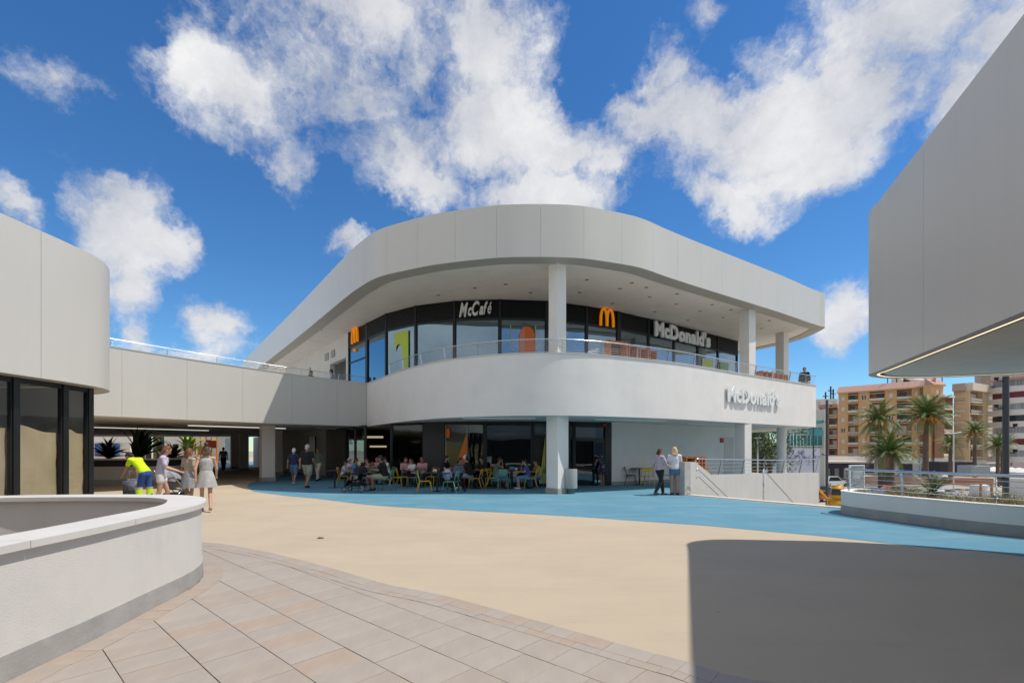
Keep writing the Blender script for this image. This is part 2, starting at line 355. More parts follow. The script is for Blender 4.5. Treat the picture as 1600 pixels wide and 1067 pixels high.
bl = [P(401, 751, 0), P(391, 755, 0), P(386, 759.5, 0), P(390, 764, 0), P(400, 768, 0), P(443, 774, 0), P(500, 779.5, 0), P(587, 789.5, 0), P(700, 796, 0), P(800, 801.5, 0),
      P(900, 807, 0), P(1000, 814, 0), P(1100, 821, 0), P(1200, 830, 0), P(1300, 839, 0), P(1400, 850, 0), P(1500, 860, 0), P(1600, 869, 0), Vector((11, 2, 0)), Vector((14, -6, 0))]
blc = crom(bl, .25)
blue = blc + [Vector(v) for v in ((60, -6), (60, 9.2), (17, 12.1), (12, 13.9), (10.1, 14.1))] + [EDGE_B - Vector((.25, .19)), EDGE_A - Vector((.25, .19)), Vector((6.2, 17.5)), WALL_B + Vector((-.15, .3)), Vector((16.1, 26.5)), Vector((17.6, 31)), Vector((-10, 45)), Vector((-16, 38))]
bm = bmesh.new(); sheet(bm, blue, 0.004); tag(obj('blue_floor', bm, BLUE), kind='structure')
# far playground beyond the passage
bm = bmesh.new(); sheet(bm, [(-36, 50), (-4, 50), (-4, 80), (-36, 80)], 0.004); tag(obj('far_blue_floor', bm, BLUE), kind='structure')
# pale kerb along the head of the stairs
e = (EDGE_B - EDGE_A).normalized(); n_ = Vector((-e.y, e.x))
bm = bmesh.new(); obox(bm, EDGE_A - e*.1, EDGE_B + e*.35, .30, .006, .030, off=-.02 if n_.x > 0 else .02)
tag(obj('stair_kerb', bm, COPING), kind='structure')
dn = Vector((-e.y, e.x)); dn = dn if dn.x > 0 else -dn        # downhill direction of the stairs
# stair flight
stair = empty('stair_flight', (EDGE_A.x, EDGE_A.y, 0)); tag(stair, kind='structure')
for k in range(29):
    a = EDGE_A + dn * (.16 + .3 * k) + e*.15; b = EDGE_B + dn * (.16 + .3 * k) ; z = -.172 * (k + 1)
    bm = bmesh.new(); q = [a, b, b + dn * .3, a + dn * .3]; prism(bm, [p - EDGE_A for p in q], -5.2, z)
    obj('step', bm, CONC, stair)

# ------------------------------------------------------------------ sandstone paving, each slab its own piece
cur_pts = [Vector((-9.5, 7.6, 0)), Vector((-7.6, 7.9, 0)), Vector((-6.2, 7.95, 0)), P(313, 848, 0), P(400, 860, 0), P(500, 884, 0), P(600, 912.5, 0), P(700, 933.5, 0), P(844, 973, 0), P(987, 1013, 0), P(1077, 1037, 0), P(1160, 1061, 0), Vector((2.6, 3.0, 0)), Vector((4.4, 2.0, 0)), Vector((6.5, 0.9, 0))]
BC = crom(cur_pts, .12)
def sidept(p, curve):
    """nearest point of the curve, its travel direction, signed distance (left positive)"""
    best = None
    for a, b in zip(curve, curve[1:]):
        ab = b - a; t = max(0, min(1, (p - a).dot(ab) / ab.length_squared)); q = a + ab * t; d = (p - q).length
        if best is None or d < best[0]: best = (d, q, ab.normalized())
    d, q, t = best; s = (p - q).dot(Vector((-t.y, t.x)))
    return q, t, (d if s > 0 else -d)
def clip(poly, q, n):
    out = []
    for i in range(len(poly)):
        a, b = poly[i], poly[(i+1) % len(poly)]; da, db = (a - q).dot(n), (b - q).dot(n)
        if da >= 0: out.append(a)
        if (da >= 0) != (db >= 0): out.append(a.lerp(b, da / (da - db)))
    return out
def area(poly):
    return abs(sum(poly[i].x * poly[(i+1) % len(poly)].y - poly[(i+1) % len(poly)].x * poly[i].y for i in range(len(poly)))) / 2
def shrink(poly, d):
    for i in range(len(poly)):
        pass
    c = sum(poly, Vector((0, 0))) / len(poly)
    ar = sum(poly[i].x * poly[(i+1) % len(poly)].y - poly[(i+1) % len(poly)].x * poly[i].y for i in range(len(poly)))
    pp = poly if ar > 0 else poly[::-1]; res = pp
    for i in range(len(pp)):
        a, b = pp[i], pp[(i+1) % len(pp)]
        if (b - a).length < 1e-4: continue
        t = (b - a).normalized(); n = Vector((-t.y, t.x)); res = clip(res, a + n * d, n)
        if len(res) < 3: return []
    return res
# planter outline (outer wall line), defined here because the paving meets it
PL_OUT = crom([Vector((-2.9, -3.0)), Vector((-3.15, 0.5)), Vector((-3.38, 2.4)), Vector((-3.47, 3.27)), Vector((-3.51, 3.99)), Vector((-3.60, 4.75)), Vector((-3.68, 5.42)), Vector((-3.80, 5.85)),
               Vector((-3.98, 6.2)), Vector((-4.28, 6.6)), Vector((-4.75, 6.9)), Vector((-5.4, 7.0)), Vector((-6.4, 6.98)), Vector((-7.4, 6.75)), Vector((-8.4, 6.2)), Vector((-9.5, 5.2)), Vector((-10.6, 3.6))], .12)
paving = empty('paving', (0, 0, 0)); tag(paving, kind='structure')
bcs = BC[::3]; pls = PL_OUT[::3]
gut = offs(BC, -.30)
bm = bmesh.new(); sheet(bm, BC + [Vector((6.5, -8)), Vector((-2.9, -8)), Vector((-12, -8)), Vector((-12, 7))], 0.004); obj('paving_bed', bm, JOINT, paving)
def slab_piece(poly, z=.013, mi=None):
    poly = shrink(poly, .0015)
    if len(poly) < 3 or area(poly) < 4e-4: return
    z += random.uniform(-.0012, .0012)
    c = sum(poly, Vector((0, 0))) / len(poly)
    bm = bmesh.new(); prism(bm, [p - c for p in poly], 0, z - .004)
    o = obj('paving_slab', bm, mi or random.choices(STONES, (4, 4, 1, 2))[0], paving); o.location = (c.x, c.y, .004)
    o.rotation_euler = (random.uniform(-.0012, .0012), random.uniform(-.0012, .0012), 0)
# tile grid: rows run along direction dl, joints across
dl = Vector((-843, 755)).normalized(); dp = Vector((755, 843)).normalized()
ROW, LEN = .437, .305
off0 = Vector((-3.549, 0)).dot(dp)          # a joint line passes here
cnt = 0
rlo = int((Vector((-5.2, 1.4)).dot(dp) - off0) / ROW) - 8
for r in range(-6, 26):
    sh = random.uniform(0, LEN) if r % 2 else random.uniform(0, LEN)
    for k in range(-30, 40):
        o0 = off0 + r * ROW; l0 = k * LEN + sh
        c = dp * (o0 + ROW/2) + dl * (l0 + LEN/2)
        if c.y < 1.7 or c.y > 8.8 or c.x < -5.6 or c.x > 4 or abs(c.x) > 1.12 * c.y + .4 and c.x > 0: continue
        q, t, s = sidept(c, bcs)
        if s > -.02: continue
        q2, t2, s2 = sidept(c, pls)
        if s2 > -.02: continue
        g_ = .0022; poly = [dp*(o0+g_) + dl*l0, dp*(o0+ROW-g_) + dl*l0, dp*(o0+ROW-g_) + dl*(l0+LEN), dp*(o0+g_) + dl*(l0+LEN)]
        if abs(s) < .7:
            q, t, _ = sidept(c, bcs); n = Vector((t.y, -t.x)); poly = clip(poly, q + n * .26, n)
        if len(poly) < 3: continue
        if abs(s2) < .8:
            q, t, _ = sidept(c, pls); n = Vector((t.y, -t.x)); poly = clip(poly, q + n * .14, n)
        if len(poly) < 3: continue
        slab_piece(poly); cnt += 1
print('slabs', cnt)
# border courses along the beige edge (a wide one and a narrow inner one) and round the planter
def course(curve, d0, d1, step, mats):
    a = offs(curve, d0); b = offs(curve, d1); i = 0
    while i < len(curve) - 2:
        j = min(len(curve) - 1, i + step + random.choice((0, 0, 1)))
        if curve[i].y > 1.6 and abs(curve[i].x) < 1.15 * curve[i].y + .5:
            slab_piece(a[i:j+1] + b[i:j+1][::-1], z=.0165, mi=random.choices(STONES, mats)[0])
        i = j
course(BC, -.003, -.20, 2, (3, 4, 2.5, 2))
course(BC, -.20, -.312, 1, (3, 2, 3, 4))
course(PL_OUT[:58], -.012, -.23, 5, (1, 1, 3, 4)); course(PL_OUT[55:], -.012, -.23, 2, (1, 1, 3, 4))

# ------------------------------------------------------------------ left planter-like stairwell parapet
pw = empty('curved_parapet', (0, 0, 0), 0, 'low white curved parapet with a stone coping at the left foreground, open well inside', 'parapet')
bm = bmesh.new(); band(bm, PL_OUT, 0, .30, 0.2, .90); cyl_smooth(obj('wall', bm, STUCL, pw))
bm = bmesh.new(); band(bm, PL_OUT, -.012, .29, 0.0, .2); cyl_smooth(obj('plinth', bm, PLINTH, pw))
bm = bmesh.new(); band(bm, offs(PL_OUT, .05), .25, .2502, -3, .899); 
band(bm, PL_OUT, .302, .31, -3.0, .899); cyl_smooth(obj('inner_lining', bm, STUCL, pw))
i = 0; cs = 9
while i < len(PL_OUT) - 1:
    j = min(len(PL_OUT) - 1, i + cs); bm = bmesh.new(); seg = PL_OUT[i:j+1]
    if (seg[-1] - seg[0]).length < .2: break
    fine = offs(PL_OUT, -.045)[i:j+1]; inn = offs(PL_OUT, .37)[i:j+1]
    fine[0] = fine[0].lerp(fine[1], .02); fine[-1] = fine[-1].lerp(fine[-2], .02)
    prism(bm, fine + inn[::-1], .901, .955)
    obj('coping_stone', bm, COPING, pw); i = j
bm = bmesh.new(); sheet(bm, [(-12, -6), (-2.5, -6), (-3, 7.5), (-12, 7.5)], -3); 
# ------------------------------------------------------------------ panels helper
def panels(parent, curve, z0, z1, plen, m, start=0.0, th=.03, gap=.006, name='cladding_panel', zf=None, sub=.15):
    """curve cut in pieces of plen, each piece one curved panel"""
    L = sum((b - a).length for a, b in zip(curve, curve[1:]))
    cuts = [0.0]; s = start if start > .05 else plen
    while s < L - .05: cuts.append(s); s += plen
    cuts.append(L)
    acc = [0]
    for a, b in zip(curve, curve[1:]): acc.append(acc[-1] + (b - a).length)
    def at(s):
        for i in range(len(acc) - 1):
            if s <= acc[i+1] + 1e-9: return curve[i].lerp(curve[i+1], (s - acc[i]) / max(1e-9, acc[i+1] - acc[i]))
        return curve[-1]
    for c0, c1 in zip(cuts, cuts[1:]):
        n = max(1, int((c1 - c0) / sub)); ss = [c0 + gap/2 + (c1 - c0 - gap) * k / n for k in range(n + 1)]
        pts = [at(q) for q in ss]; bm = bmesh.new()
        if zf: zz = [z1 + zf(p) for p in pts]
        else: zz = z1
        # normals from the whole curve so neighbours line up
        band(bm, pts, 0, th, z0, zz); cyl_smooth(obj(name, bm, m, parent))
def ring_fill(bm, a, b, z):
    for i in range(len(a) - 1):
        v = [bm.verts.new((*p, z)) for p in (a[i], a[i+1], b[i+1], b[i])]; bm.faces.new(v)

# ------------------------------------------------------------------ left building (travel along the curve leaves the building on the left side)
lb = empty('corner_shop_building', (-9, 5, 0), 0, 'pale panelled corner building at the far left with papered dark framed windows', 'building')
lb.location = (0, 0, 0)
LC = crom([Vector(v) for v in ((-8.2, -6), (-8.2, -2), (-8.2, 3), (-8.19, 6), (-8.15, 8.0), (-8.12, 9.0), (-8.25, 9.8), (-8.8, 10.5), (-9.8, 10.95), (-11.5, 11.15), (-14, 11.2), (-18, 11.2))], .12)
panels(lb, LC, SZ, 5.38, 3.2, PANEL, start=1.55)
bm = bmesh.new(); band(bm, LC, .035, .2, SZ + .01, 5.3); cyl_smooth(obj('parapet_core', bm, EDGE, lb))
bm = bmesh.new(); ring_fill(bm, offs(LC, .0), offs(LC, .30), SZ - .002); cyl_smooth(obj('flange', bm, EDGE, lb))
bm = bmesh.new(); ring_fill(bm, offs(LC, .301), offs(LC, .34), SZ + .03); obj('flange_trim', bm, COPING, lb)
inn = offs(LC, .34)
bm = bmesh.new(); sheet(bm, inn + [Vector((-18, -6))], SZ + .04); sheet(bm, inn + [Vector((-18, -6))], 4.45); obj('roof', bm, SOF, lb)
# window wall
wl_pts = [Vector((-8.48, y)) for y in (-5.9, -3.6, -1.3, 1.0, 3.3, 5.35, 6.6, 7.4, 8.22, 9.13)] + [Vector((-8.50, 9.70))]
for y0, y1 in zip(wl_pts, wl_pts[1:]):
    bm = bmesh.new(); ring(bm, y0 + Vector((0, .057)), y1 - Vector((0, .057)), .07, .0, 2.87, .02, .12); w = obj('window', bm, DARK, lb)
    bm = bmesh.new(); obox(bm, y0 + Vector((0, .078)), y1 - Vector((0, .078)), .012, .121, 2.749); obj('pane', bm, GLASSL, w)
    # crumpled paper taped inside, top edge uneven
    bm = bmesh.new(); n = 14; m_ = 10; a = y0 + Vector((-.07, .06)); b = y1 + Vector((-.07, -.06)); g = []
    tp = random.uniform(2.0, 2.1)
    for i in range(n + 1):
        t_ = i / n; top = tp - .12 * t_ + .02 * math.sin(7 * t_)
        g.append([bm.verts.new((a.x + .03 * mnoise.noise(Vector((i*.7, j*.9, y0.y))) , a.y + (b.y - a.y) * t_, .13 + (top - .13) * j / m_)) for j in range(m_ + 1)])
    for i in range(n):
        for j in range(m_): bm.faces.new((g[i][j], g[i+1][j], g[i+1][j+1], g[i][j+1]))
    obj('paper_sheet', bm, PAPER, w, smooth=True)
for p in wl_pts:
    bm = bmesh.new(); obox(bm, p - Vector((0, .055)), p + Vector((0, .055)), .12, 0, 2.868); obj('mullion', bm, BLACKP, lb)
bm = bmesh.new(); obox(bm, (-8.6, 9.80), (-18, 9.80), .1, 0, 2.86, off=.0); obj('end_wall', bm, STUCR, lb)
bm = bmesh.new(); box(bm, -14, -13.9, -6, 9.7, 0, 2.86); box(bm, -13.9, -8.6, -6, 9.7, .001, .02); obj('interior_wall', bm, STUCR, lb)

# ------------------------------------------------------------------ right building: canopy over the shaded plaza
rb = empty('overhanging_building', (0, 0, 0), 0, 'large grey panelled overhang cutting in from the right edge of the picture', 'building')
ur = Vector((271, 755)).normalized()
RC = crom([Vector((3.03, 0)) + ur * -6, Vector((3.03, 0)) + ur * -2, Vector((3.03, 0)) + ur * 3, Vector((3.03, 0)) + ur * 6.4,  Vector((5.72, 7.50)), Vector((5.86, 7.93)),
           Vector((6.10, 8.19)), Vector((6.55, 8.36)), Vector((7.21, 8.30)), Vector((8.31, 7.92)), Vector((9.06, 7.49)), Vector((10.4, 6.80)), Vector((12.4, 6.0)), Vector((16, 4.6)), Vector((22, 2.4))], .12)
RCr = RC    # building lies to the right of travel -> use negative offsets
def rev(c): return c[::-1]
RV = rev(RC)   # now the building is on the left of travel
panels(rb, RV, SZ, 5.5, 2.62, PANELW, start=1.0)
bm = bmesh.new(); band(bm, RV, .035, .2, SZ + .01, 5.42); cyl_smooth(obj('parapet_core', bm, EDGE, rb))
bm = bmesh.new(); ring_fill(bm, offs(RV, 0), offs(RV, .11), SZ - .002); cyl_smooth(obj('flange', bm, EDGE, rb))
bm = bmesh.new(); ring_fill(bm, offs(RV, .111), offs(RV, .145), SZ - .001); cyl_smooth(obj('light_strip', bm, LED, rb))
bm = bmesh.new(); inn = offs(RV, .14); sheet(bm, inn + [Vector((1.5, -8)), Vector((22, -8))], SZ + .01); sheet(bm, inn + [Vector((1.5, -8)), Vector((22, -8))], 4.6); obj('soffit', bm, SOF, rb)
bm = bmesh.new(); obox(bm, (9.5, 5.2), (20, 1.8), .3, 0, SZ); obox(bm, (9.5, 5.0), (6.8, -5), .3, 0, SZ); obj('wall', bm, STUCR, rb)

# ------------------------------------------------------------------ unseen building added behind the camera for reflections in the glass
rs = empty('added_rear_building', (0, 0, 0), 0, 'unseen panelled building added behind the viewer for the glass reflections', 'building')
RR = [Vector(v) for v in ((60, -9), (40, -12), (20, -13.5), (0, -14), (-20, -13), (-38, -10), (-50, -4), (-57, 6), (-59, 20), (-59, 45))]
RR = crom(RR, 1.0)[::-1]
bm = bmesh.new(); band(bm, RR, 0, .2, 2.84, 5.4); obj('fascia', bm, PANEL, rs)
bm = bmesh.new(); band(bm, RR, .2, .4, 0, 2.839); obj('shop_front', bm, CHAR, rs)  # dark front put in for the dark lower part of the reflection
bm = bmesh.new(); band(bm, RR, -8, -.01, 2.86, 3.1); obj('roof', bm, SOF, rs)
# ------------------------------------------------------------------ main building
mb = empty('restaurant_building', (0, 0, 0), 0, 'two storey white restaurant building with a curved terrace and a wide panelled canopy', 'building')
def S2(px, py, z): return P(px, py, z).xy
PT0, PT1 = SZ, 5.06
par_pts = [S2(x, y, SZ) for x, y in ((573, 666), (595, 663), (620, 659.6), (655, 656), (695, 653), (751, 650.6), (800, 649.3), (852, 648.8), (900, 649.2), (954, 650.6), (1057, 654.6), (1150, 660), (1225, 664.3), (1275, 667))]
par_end = par_pts[-1]
PC = crom(par_pts, .2)
side = [par_end, par_end + Vector((1.2, 5.5)), Vector((17.0, 34)), Vector((15, 42))]
PCr = PC[::-1]
# curve direction: left to right; building lies on the left (+Y) of travel
bm = bmesh.new(); band(bm, PC, 0, .25, PT0, PT1); cyl_smooth(obj('terrace_parapet', bm, STUC, mb), 60)
bm = bmesh.new(); band(bm, PC, -.03, .29, PT1 + .001, PT1 + .035); cyl_smooth(obj('parapet_coping', bm, COPING, mb))
bm = bmesh.new(); band(bm, resample(side, .5), .001, .25, PT0, PT1 - .001); cyl_smooth(obj('side_parapet', bm, STUC, mb), 60)
# bridge
br_pts = [Vector(v) for v in ((-26, 1), (-21.5, 8.5), (-18.2, 13.4), (-15.1, 17.3), (-13.2, 19.9), (-11.2, 22.3), (-9.4, 23.95))] + [par_pts[0] + Vector((.0, -.02))]
BR = crom(br_pts, .2)
def brz(p): return .0 + .34 * max(0, min(1, (-7.6 - p.x) / 8.0))
panels(mb, BR, SZ, 5.08, 2.15, PANEL, start=1.2, name='bridge_panel', zf=brz)
bm = bmesh.new(); band(bm, BR, .035, .2, SZ + .002, [5.0 + brz(p) for p in BR]); cyl_smooth(obj('bridge_parapet_core', bm, EDGE, mb))
bm = bmesh.new(); band(bm, BR, -.02, .24, [5.082 + brz(p) for p in BR], [5.11 + brz(p) for p in BR]); cyl_smooth(obj('bridge_coping', bm, COPING, mb))
# deck slab
slab = offs(BR, .21)[:-1] + offs(PC, .26) + [v + Vector((-.3, .1)) for v in side[1:]] + [Vector(v) for v in ((8, 60), (-13, 60), (-23, 46), (-60, 46), (-62, 1))]
bm = bmesh.new(); prism(bm, slab, SZ + .02, 4.45); obj('deck_slab', bm, SOF, mb)
bm = bmesh.new(); ring_fill(bm, offs(BR, 0), offs(BR, .25), SZ - .003); ring_fill(bm, offs(PC, 0), offs(PC, .28), SZ - .004); obj('slab_flange', bm, SOF, mb)
# ground floor walls
gl = [S2(x, y, SZ) for x, y in ((571, 664.7), (600, 663), (640, 661.0), (700, 659.4), (765, 658.6), (850, 658.6), (900, 659.3), (954, 660.3))]
gw_end = S2(1150, 668, SZ)
# white wall right of the entrance
bm = bmesh.new(); obox(bm, gl[-1], gw_end, .25, .16, SZ + .019, off=.125); wdir = (gw_end - gl[-1]).normalized(); wn = Vector((-wdir.y, wdir.x))
obox(bm, gw_end + wn*.0, gw_end + wn * 12, .25, .0, SZ + .019, off=.0)
obj('ground_wall', bm, STUC, mb)
bm = bmesh.new(); obox(bm, gl[-1], gw_end - wdir*.01, .27, .0, .16, off=.12); obj('wall_skirting', bm, PLINTH, mb)
# service door in that wall
dr0 = gl[-1].lerp(gw_end, .885); dr1 = gl[-1].lerp(gw_end, .975)
bm = bmesh.new(); obox(bm, dr0, dr1, .03, .165, 2.3, off=.0); d_ = obj('service_door', bm, STUCR, mb)
bm = bmesh.new(); obox(bm, dr0 + wdir*.06, dr0 + wdir*.16, .05, 1.0, 1.04, off=-.03); obj('handle', bm, STEEL, d_)
bm = bmesh.new(); obox(bm, dr0 - wdir*.35, dr0 - wdir*.1, .05, 2.0, 2.25, off=-.03); tag(obj('fire_alarm_box', bm, mat('red_plastic', (.45, .02, .03), .5)), 'small red box on the white wall beside the service door', 'alarm box')
# glazed front
def glazing(a, b, z0, z1, gmat, parent, fw=.08, transom=None, depth=.1):
    d = (b - a).normalized(); w = bmesh.new()
    ring(w, a + d*fw*.72, b - d*fw*.72, depth, z0, z1, fw*.28, .1)
    f = obj('window', w, DARK, parent)
    if transom:
        w = bmesh.new(); obox(w, a + d*fw, b - d*fw, depth*.9, transom, transom + .08); obj('transom_bar', w, DARK, f)
    segs = [(z0 + .1, transom), (transom + .08, z1 - .1)] if transom else [(z0 + .1, z1 - .1)]
    for s0, s1 in segs:
        bm = bmesh.new(); obox(bm, a + d*(fw+.001), b - d*(fw+.001), .014, s0 + .001, s1 - .001); obj('pane', bm, gmat, f)
    return f
def post(p, w, z0, z1, parent, m=None, name='mullion', d=None, ang=0):
    bm = bmesh.new(); t = d or Vector((1, 0)); obox(bm, p - t*w/2, p + t*w/2, .14, z0, z1); return obj(name, bm, m or DARK, parent)
def on_line(px, pts):
    """where the view through column px meets the ground line pts"""
    k = (px - 800) / F
    for a, b in zip(pts, pts[1:]):
        fa = a.x - k * a.y; fb = b.x - k * b.y
        if fa <= 0 <= fb or fb <= 0 <= fa:
            return a.lerp(b, fa / (fa - fb)), (b - a).normalized()
    return pts[-1], (pts[-1] - pts[-2]).normalized()
gcols = [571, 612, 663, 696, 758, 832, 889]
GP = [on_line(x, gl)[0] for x in gcols] + [on_line(897, gl)[0], on_line(944, gl)[0], gl[-1]]
for i, (a, b) in enumerate(zip(GP, GP[1:])):
    if i == 2: continue
    if i >= 6: continue
    glazing(a, b, .004, SZ + .015, GLASS, mb)
    if i not in (0,): post(a, .11, .004, SZ + .018, mb)
bm = bmesh.new(); obox(bm, GP[2], GP[3], .22, .004, SZ + .018, off=.0); obj('charcoal_panel', bm, CHAR, mb)
post(GP[6], .12, .004, SZ + .018, mb); post(GP[7], .14, .004, SZ + .018, mb)
# entrance: dark open door with transom window
a, b = GP[7], GP[8]; dd = (b - a).normalized()
bm = bmesh.new(); obox(bm, a + dd*.08, b, .1, 2.0, 2.12); obox(bm, a + dd*.08, b, .1, 2.62, SZ + .016); fr = obj('entrance_frame', bm, BLACKP, mb)
bm = bmesh.new(); obox(bm, a + dd*.081, b - dd*.02, .014, 2.125, 2.615); obj('transom_pane', bm, GLASS, fr)
m1 = a.lerp(b, .62); bm = bmesh.new(); obox(bm, m1, b - dd*.02, .05, .02, 1.998, off=-.05); sd = obj('entrance_door', bm, BLACKP, mb)
bm = bmesh.new(); obox(bm, m1 + dd*.06, b - dd*.1, .06, .1, 1.93, off=-.05); obj('door_pane', bm, GLASSU, sd)
bm = bmesh.new(); obox(bm, b + dd*.001, GP[9] - dd*.002, .2, .004, SZ + .018); obj('door_jamb', bm, BLACKP, mb)
bm = bmesh.new(); obox(bm, b - dd*.1, b + dd*.05, .06, 2.68, 2.78, off=-.1); tag(obj('exit_plate', bm, MATS['red_plastic']), 'small red plate over the dark restaurant entrance', 'plate')
# passage walls left of the glazing
pa = [S2(439, 679, SZ), S2(509, 671.6, SZ)]
p_corner = S2(541, 668, SZ)
bm = bmesh.new(); obox(bm, pa[0] + (pa[0]-pa[1]), pa[1], .25, 0, SZ + .019, off=.125); obj('passage_wall', bm, STUCR, mb)
bm = bmesh.new(); pd = (pa[1] - pa[0]).normalized(); obox(bm, pa[1] + pd*.005, p_corner, .2, 0, SZ + .019, off=.1); obj('brown_panel_wall', bm, mat('dark_brown_panel', (.03, .016, .011), .5), mb)
glazing(p_corner, gl[0], .004, SZ + .015, GLASS, mb)
post(p_corner, .14, .004, SZ + .018, mb); post(p_corner.lerp(gl[0], .5), .1, .004, SZ + .018, mb); post(gl[0], .12, .004, SZ + .018, mb)
bm = bmesh.new(); q = pa[0].lerp(pa[1], .72); obox(bm, q, q + pd*1.3, .08, .9, 2.5, off=-.05); tag(obj('notice_board', bm, BLACKP), 'tall black board on the passage wall behind the strollers', 'board')
# interior (floor, rear wall, partitions) seen dimly through the glass
inner = [gl[0] + Vector((0, 6)), gl[-1] + Vector((-.3, 5.5))]
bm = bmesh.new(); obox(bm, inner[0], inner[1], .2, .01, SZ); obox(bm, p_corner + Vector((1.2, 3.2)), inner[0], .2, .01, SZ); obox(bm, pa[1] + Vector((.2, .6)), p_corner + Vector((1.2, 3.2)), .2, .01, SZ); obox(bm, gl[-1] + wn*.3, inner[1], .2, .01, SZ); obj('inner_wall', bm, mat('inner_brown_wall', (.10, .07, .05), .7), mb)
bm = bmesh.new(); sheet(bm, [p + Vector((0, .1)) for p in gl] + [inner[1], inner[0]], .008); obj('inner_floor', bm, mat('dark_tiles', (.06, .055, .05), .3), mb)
for k, (x, w, c, z1) in enumerate(((628, 1.0, (.55, .42, .03), 2.6), (556, .8, (.45, .3, .08), 2.2), (812, 1.4, (.2, .05, .03), 2.2), (600, .9, (.4, .4, .33), 2.3))):
    q, t = on_line(x, [inner[0], inner[1]] if x > 570 else [p_corner + Vector((1.2, 3.2)), inner[0]])
    bm = bmesh.new(); obox(bm, q - t*w/2, q + t*w/2, .06, .5, z1, off=-.2); obj('wall_panel', bm, mat('inner_panel_%s' % 'abcd'[k], c, .6), mb)
for k, (x, w, z0_, z1_, m_) in enumerate(((586, 1.1, 2.25, 2.36, WARML), (594, .9, 1.75, 1.84, WARML), (655, .5, 2.0, 2.2, WARML), (720, .5, 1.9, 2.1, WARML), (790, 1.2, 2.5, 2.57, WARML), (838, .8, 1.5, 1.58, WARML))):
    q, t = on_line(x, [inner[0], inner[1]]) if x > 600 else (PY(x, 26.6).xy, Vector((1, 0)))
    bm = bmesh.new(); obox(bm, q - t*w/2, q + t*w/2, .06, z0_, z1_, off=-.4); obj('added_glow_bar', bm, m_, mb)  # glowing bars added for bright reflections and warm glimpses in the glass
for k, x in enumerate((600, 640, 745, 775, 815)):
    q, t = on_line(x, [p + Vector((0, 2.4)) for p in gl]); bm = bmesh.new(); box(bm, q.x - .35, q.x + .35, q.y - .2, q.y + .2, .75, .80); box(bm, q.x - .04, q.x + .04, q.y - .04, q.y + .04, .01, .749); tag(obj('inner_table', bm, STUCR, mb), kind='stuff')
# columns
def column(c, w0, z0, z1, rz, plinth=True, rnd=False):
    b = empty('column', (c[0], c[1], 0), rz)
    if rnd:
        bm = bmesh.new(); lathe(bm, [(w0/2, z0), (w0/2, z1)], 28); cyl_smooth(obj('shaft', bm, STUC, b))
    else:
        bm = bmesh.new(); box(bm, -w0/2, w0/2, -w0/2, w0/2, z0 + (.2 if plinth else 0), z1); o = obj('shaft', bm, STUC, b)
        md = o.modifiers.new('bevel', 'BEVEL'); md.width = .012; md.segments = 2
    if plinth:
        bm = bmesh.new(); box(bm, -w0/2 - .03, w0/2 + .03, -w0/2 - .03, w0/2 + .03, z0 + .005, z0 + .2); obj('plinth', bm, PLINTH, b)
    return b
TC = 8.44
c1 = (1.68, 17.88)
g = 'columns carrying terrace and canopy'
tag(column(c1, .58, 0, SZ + .015, R(42)), 'near white column under the terrace, beside the litter bin', 'column', g)
c2 = PY(1161, 22.6); tag(column(c2.xy, .52, 0, SZ + .015, R(30)), 'square white column behind the steel railing, right of the service door', 'column', g)
c3 = PY(1221, 27.4); tag(column(c3.xy, .50, 0, SZ + .015, 0, False, True), 'round column under the far right corner of the terrace', 'column', g)
tag(column(c1, .46, 4.45, TC, R(42), False), 'white terrace column in the middle of the curved balcony, below the canopy', 'column', g)
c2u = PY(1168, 23.7); tag(column(c2u.xy, .52, 4.45, TC, R(30), False), 'second terrace column, at the right end of the big white letters', 'column', g)
c3u = PY(1222, 28.4); tag(column(c3u.xy, .5, 4.45, TC, R(30), False), 'terrace column nearest the right end of the balcony', 'column', g)
cl = P(413, 752, 0); tag(column((cl.x, cl.y + .3), .62, 0, SZ + .015, R(38)), 'white column at the mouth of the shaded passage', 'column', g)
for px, Y, lb_ in ((381, 38, 'thin beige column deep inside the shaded passage'), (367, 41, 'dark column standing behind the deep beige one in the passage'), (432, 31, 'column deep in the passage right of its mouth, in full shade')):
    q = PY(px, Y); tag(column(q.xy, .6, 0, SZ + .015, R(38)), lb_, 'column', g)
# upper storey glass wall
ug = [S2(x, y, TC) for x, y in ((542, 522), (572, 506), (604, 490), (650, 478), (708, 470.5), (780, 468), (859, 470.5), (890, 474), (966, 487), (1060, 509), (1151, 533), )]
ucols = [546, 574, 604, 650, 710.5, 781, 853.7, 916, 966, 1012.6, 1052.5, 1089.6, 1121, 1151]
UP = [on_line(x, ug)[0] for x in ucols]
BZ = 7.62
for i, (a, b) in enumerate(zip(UP, UP[1:])):
    d = (b - a).normalized(); lou = i in (0, 1, 2, 3, 12)
    glazing(a, b, 4.455, BZ, GLASSU, mb, transom=(6.6 if i in (0,) else None))
    bm = bmesh.new(); obox(bm, a + d*.05, b - d*.05, .1, BZ + .002, TC - .002, off=.02); sb = obj('fascia_band', bm, BAND, mb)
    if lou:
        bm = bmesh.new(); z = BZ + .05
        while z < TC - .06:
            obox(bm, a + d*.06, b - d*.06, .05, z, z + .03, off=-.055); z += .085
        tag(obj('louvre', bm, DARK, sb), kind='stuff')
for i, p in enumerate(UP):
    d = ((UP[min(i+1, len(UP)-1)]) - UP[max(i-1, 0)]).normalized()
    post(p, .24 if i in (1, 8) else .1, 4.456, TC - .001, mb, d=d)
